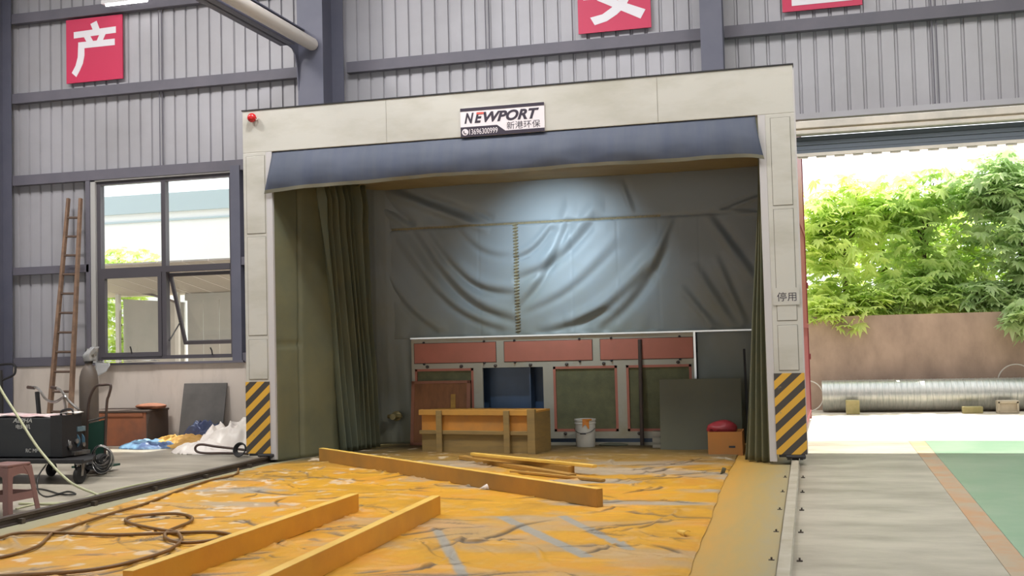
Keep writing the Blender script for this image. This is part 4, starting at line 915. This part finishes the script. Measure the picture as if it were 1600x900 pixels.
# tarps and film
def pile(c, r, mat, name, lab, cat, seed, amp=.8, n=90):
    u = np.linspace(-1, 1, n); U, V = np.meshgrid(u, u, indexing='ij'); R_ = np.sqrt(U**2+V**2)
    env = np.clip(1-R_**2, 0, 1)**.6
    wu, wv = U+.5*(fbm(U*1.5+seed, V*1.5, seed+5)-.5), V+.5*(fbm(U*1.5, V*1.5+seed, seed+6)-.5)
    ridg = 1-np.abs(2*vnoise(wu*2.6+seed, wv*2.6, seed)-1)*1.2+.5*(1-np.abs(2*vnoise(wu*6+seed, wv*6, seed+1)-1))-.4
    z = env*r[2]*(.35+amp*ridg*.55)
    k = np.where(R_ > 1, 1/np.maximum(R_, 1e-6), 1)*(1+.18*(fbm(np.arctan2(V, U)*2, R_, seed+2)-.5))
    P = np.stack([c[0]+U*k*r[0], c[1]+V*k*r[1], np.maximum(z, 0)+.004], -1)
    return tag(MB().grid(P).build(name, mat, smooth=True), lab, cat)
pile((-2.75, 1.98, 0), (.5, .34, .17), m_tarpblue, 'blue_tarp', 'light blue crumpled tarpaulin on the floor left of the white film', 'tarpaulin', 3)
pile((-2.25, 2.2, 0), (.6, .36, .26), m_tarpyel, 'yellow_tarp', 'mustard yellow folded tarpaulin behind the light blue one', 'tarpaulin', 8)
pile((-2.05, 2.45, 0), (.45, .18, .5), m_tarpnavy, 'navy_tarp', 'navy blue sheet heaped against the grey board', 'tarpaulin', 12)
pile((-1.05, 1.75, 0), (.72, .55, .62), m_film, 'plastic_film', 'tall heap of white plastic film beside the left booth column', 'plastic film', 21)
pile((-1.25, 1.32, 0), (.68, .38, .24), m_film, 'plastic_film', 'low spread of white plastic film in front of the tall heap', 'plastic film', 27)
pl_ = smooth_path([AY(x, y, .82) for x, y in ((392, 704), (340, 698), (315, 694.5), (306, 698), (307, 705), (320, 708), (350, 708), (388, 709))])
tag(MB().tube(pl_, .018, 8).build('bent_tube', m_brown, smooth=True), 'hairpin-bent dark tube lying before the white film', 'tube')
cb = thing('cable_coil', (-.5, .62, 0), 'small black cable coil at the foot of the left booth column', 'cable')
for i in range(4):
    q = AY(374, 708, .62); MB().tube([(q.x+(.09-.008*i)*math.cos(a), q.y+.03*math.sin(a)+.02*i, .11+(.09-.008*i)*math.sin(a)) for a in np.linspace(0, 2*PI, 24, endpoint=False)], .01, 6, closed=True).build('cable_loop', m_dark, cb, smooth=True)
cb.location.z = 0
# film and trowel-like sheet on the sill
g = np.array([[(-4.28+.07*i, 2.80+.06*j, 1.325+.03*fbm(np.array(i*.8), np.array(j*1.), 23)) for j in range(5)] for i in range(16)])
tag(MB().grid(g).build('plastic_wrap', m_plastic, smooth=True, thick=.004), 'clear plastic film lying on the window sill', 'wrap')
g = np.array([[(-4.30+.035*i+.02*math.sin(j), 2.80-.012*j, 1.32-.055*j*(1-.06*i)) for j in range(6)] for i in range(9)])
tag(MB().grid(g).build('plastic_wrap', m_plastic, smooth=True, thick=.003), 'grey plastic rag hanging off the window sill behind the cylinder', 'wrap')
# pallet truck at the picture's edge
pt = thing('pallet_truck', (-5.45, 1.95, 0), 'black pallet truck handle at the left edge of the picture', 'pallet truck')
MB().tube([(-5.48, 2.0, .3), (-5.5, 2.0, 1.25)], .035, 10).build('shaft', m_dark, pt)
MB().tube(smooth_path([(-5.6, 2.0, 1.33), (-5.3, 2.0, 1.345), (-5.22, 2.0, 1.31), (-5.22, 2.0, 1.2), (-5.28, 2.0, 1.15), (-5.42, 2.0, 1.1), (-5.5, 2.0, 1.06)]), .018, 8).build('loop_handle', m_dark, pt, smooth='auto')
MB().box((-5.65, 1.9, .1), (-5.35, 2.15, .35)).build('pump_body', m_dark, pt, bevel=.01)
for s in (-.12, .12): MB().box((-6.7, 2.02+s-.05, .1), (-5.6, 2.02+s+.05, .15)).build('fork', m_dark, pt); 
for s in (-.06, .06): MB().lathe([(.02, -.03), (.1, -.03), (.1, .03), (.02, .03)], (-5.5+s, 2.02, .1), 18, 'X').build('wheel', m_rubber, pt, smooth='auto')

# ------------------------------------------------------------------ outside
struct(MB().box((-4.0, 9.35, -.05), (40, 9.6, 1.82)).build('wall_yard', m_yardwall))
dt = thing('duct_pipe', (10, 8.75, 0), 'long galvanised spiral duct lying along the yard wall', 'duct')
r = .295; xs = np.arange(7.42, 14.4, .11); pr = []
for x in xs: pr += [(r, x), (r, x+.095), (r+.006, x+.1), (r+.006, x+.108)]
n = 40; pr = [(r-.01, 7.42)]+pr
MB().lathe([(a, b2) for a, b2 in pr], (0, 8.80, r+.006), n, 'X').build('shell', m_duct, dt, smooth='auto')
for (xa_, ya, wd, h, lab, mt_) in ((7.95, 8.22, .24, .25, 'mossy concrete block wedged under the left part of the duct', m_block), (10.02, 8.28, .34, .11, 'low flat mossy concrete block beside the grey one', m_block), (10.6, 8.22, .36, .22, 'grey recessed concrete block at the right under the duct', m_block2)):
    t = thing('concrete_block', (xa_, ya, 0), lab, 'block', group='concrete blocks wedging the duct')
    MB().box((xa_-wd/2, ya-.1, -.01), (xa_+wd/2, ya+.1, h)).build('body', mt_, t, bevel=.012)
    if mt_ is m_block2:
        for q in ((-wd/2+.01, -wd/2+.04, .02, h-.02), (wd/2-.04, wd/2-.01, .02, h-.02), (-wd/2, wd/2, h-.045, h-.015), (-wd/2, wd/2, .0, .03)): MB().box((xa_+q[0], ya-.125, q[2]), (xa_+q[1], ya-.1, q[3])).build('rim', mt_, t)
def hoop(c, r, y, lab, a0=0, a1=2*PI):
    tag(MB().tube([(c[0]+r*math.cos(a), y, c[1]+r*math.sin(a)) for a in np.linspace(a0, a1, 30)], .012, 6).build('wire_hoop', m_wire, smooth=True), lab, 'hoop')
c = AY(1262, 619, 8.6); hoop((c.x, c.z), .29, 8.6, 'pale wire hoop standing at the left end of the duct')
c = AY(1588, 592, 9.2); hoop((c.x, c.z-.05), .32, 9.2, 'pale wire hoop arching above the duct at right', .1, PI+.2)
# shed and buildings beyond the window
sh = thing('yard_shed', (-5.0, 6.6, 0), 'grey panelled lean-to shed outside the window', 'shed')
b = MB()
for k in range(9): b.box((-4.86+.36*k, 6.6, 0), (-4.515+.36*k, 6.64, 2.5))
b.build('panel_wall', m_shed, sh); MB().box((-4.9, 6.57, 2.48), (-1.6, 6.66, 2.62)).build('top_rail', m_shed, sh)
MB().prism([(-6.35, 0), (-4.95, 0), (-4.95, 2.45), (-6.35, 2.56)], (0, 6.62, 0), (1, 0, 0), (0, 0, 1), (0, 1, 0), .05).build('side_panel', m_shed, sh)
for x in (-6.42, -5.06): MB().box((x, 6.45, 0), (x+.08, 6.53, 2.75)).build('post', M('shed_post', (220, 220, 214), None), sh)
b = MB()
for k in range(12): b.add([(-7.3+.5*k, 6.75, 2.62), (-6.82+.5*k, 6.75, 2.62), (-6.82+.5*k, 3.9, 3.05), (-7.3+.5*k, 3.9, 3.05)], [(0, 1, 2, 3)])
b.build('canopy_roof', m_shedroof, sh, thick=.03)
MB().tube(smooth_path([(-6.4, 6.5, 2.72), (-5.8, 6.5, 2.66), (-5.2, 6.5, 2.5), (-5.0, 6.5, 2.4)]), .025, 8).build('brace', M('shed_brace', (130, 124, 120), None), sh)
bl = thing('white_building', (-9, 14, 0), 'pale white building with grey-blue band seen through the window', 'building')
zb0 = AY(250, 332, 14).z; zb1 = AY(250, 303, 14).z
MB().box((-18, 14, 0), (-2, 18, zb0)).build('wall', m_bldg, bl); MB().box((-18.1, 13.9, zb0), (-1.9, 18, zb1)).build('roof_band', m_bldgband, bl); MB().box((-18, 13.95, zb0-.25), (-2, 14, zb0-.2)).build('gutter', m_bldgband, bl)

# trees
def crown(spec, seed, n, size, droop=.5):
    rng = np.random.default_rng(seed); V = []; F = []
    per = n//len(spec)
    for (cx, cy, cz, rx, ry, rz) in spec:
        for i in range(per):
            d = rng.normal(size=3); d /= np.linalg.norm(d); rad = rng.random()**.45
            # leaves gather in tiers along drooping sprays
            p = np.array([cx, cy, cz])+d*rad*np.array([rx, ry, rz]); p[2] -= .10*(rng.random()+math.sin(p[0]*4.1+cz*3)*math.cos(p[1]*3.3))
            s = size*rng.uniform(.6, 1.25); az = rng.uniform(0, 2*PI); tilt = rng.normal(.35, .35)
            ax = np.array([math.cos(az), math.sin(az), 0]); bx_ = np.array([-math.sin(az)*math.cos(tilt), math.cos(az)*math.cos(tilt), -math.sin(tilt)])
            for k in range(7):
                a = (k-3)*.62; ln = s*(1-.13*abs(k-3)); dr = ax*math.sin(a)+bx_*math.cos(a); sd_ = ax*math.cos(a)-bx_*math.sin(a)
                q = len(V); wd = ln*.17
                V += [p, p+dr*ln*.55+sd_*wd-np.array([0, 0, .04*ln]), p+dr*ln-np.array([0, 0, droop*ln*.5]), p+dr*ln*.55-sd_*wd-np.array([0, 0, .04*ln])]
                F.append((q, q+1, q+2, q+3))
    return V, F
def tree(x, y, h, spec, mat, lab, seed, n, size, lean_=0, cat='tree'):
    t = thing('leafy_tree', (x, y, 0), lab, cat, group=None)
    rng = random.Random(seed)
    b = MB().tube(smooth_path([(x, y, -.05), (x+.05+lean_*.3, y, h*.3), (x-.03+lean_*.6, y+.05, h*.6), (x+lean_, y, h*.92)]), [.11-.085*i/18 for i in range(19)], 10)
    for c in spec:
        z0 = min(max(c[2]-c[5]*.9, .9), h*.7); st_ = Vector((x+lean_*z0/h, y, z0))
        b.tube(smooth_path([st_, st_.lerp(Vector(c[:3]), .5)+Vector((0, 0, .12)), Vector(c[:3])+Vector((0, 0, c[5]*.3))], 4), [.045-.0042*i for i in range(9)], 6)
    b.build('trunk', m_trunk, t, smooth='auto')
    V, F = crown(spec, seed, n, size); me = MB(); me.v = [tuple(v) for v in V]; me.f = F
    me.build('foliage', mat, t, fix=False)
# left tree by the gate, mid ones, right one overhanging the wall
tree(8.0, 10.4, 4.3, [(8.3, 10.5, 4.25, 1.6, .9, .6), (7.9, 10.2, 3.1, 1.0, .8, .8), (8.4, 10.4, 3.9, .9, .8, .55), (7.5, 10.0, 2.3, .75, .7, .55), (7.6, 10.2, 3.9, .7, .7, .5), (7.7, 9.6, 1.95, .7, .45, .4), (8.3, 9.9, 2.1, .6, .5, .4), (7.5, 9.95, 3.4, .6, .5, .6)], m_leafA, 'yellow-green tree over the yard wall nearest the red gate', 11, 1500, .25)
tree(9.6, 10.9, 4.6, [(9.8, 10.8, 4.35, 1.6, .9, .55), (9.5, 10.7, 3.3, 1.1, .9, .8), (9.2, 10.8, 4.05, .9, .8, .45), (9.3, 10.3, 2.45, .9, .7, .5), (10.1, 10.6, 2.7, .8, .7, .6), (9.0, 10.0, 2.05, .7, .4, .3), (9.9, 10.1, 2.15, .7, .4, .3)], m_leafB, 'mid-green tree in the middle behind the yard wall', 12, 1500, .25)
tree(11.4, 10.6, 4.9, [(11.2, 10.5, 4.5, 1.4, .9, .6), (11.3, 10.4, 3.4, 1.1, .9, .8), (11.1, 10.6, 4.2, .8, .8, .5), (11.9, 10.2, 2.7, 1.0, .8, .7), (10.7, 10.1, 2.15, .8, .5, .4), (11.4, 9.1, 1.75, .7, .45, .35)], m_leafC, 'darker tree at right with a low branch over the duct', 13, 2000, .26)
tree(13.0, 11.3, 5.2, [(12.9, 11.2, 3.9, 1.2, 1, .9), (13.2, 11, 2.8, 1.1, .9, .8)], m_leafB, 'tree at the right edge behind the darker one', 14, 1100, .26)
tree(8.9, 12.6, 4.9, [(8.7, 12.5, 3.6, 1.5, .9, .9), (9.8, 12.6, 3.3, 1.3, .9, .9), (10.9, 12.7, 3.7, 1.3, .9, .9), (9.0, 12.4, 2.4, 1.6, .6, .7), (11, 12.4, 2.5, 1.5, .6, .7)], m_leafA, 'broad pale tree furthest back behind the others', 15, 1300, .27)
tree(-7.6, 8.3, 3.9, [(-7.6, 8.2, 2.4, .8, .7, .9), (-7.3, 8.3, 3.3, .8, .7, .6), (-7.2, 8.0, 1.4, .7, .6, .6)], m_leafA, 'pale green tree seen through the left of the window', 16, 900, .17)
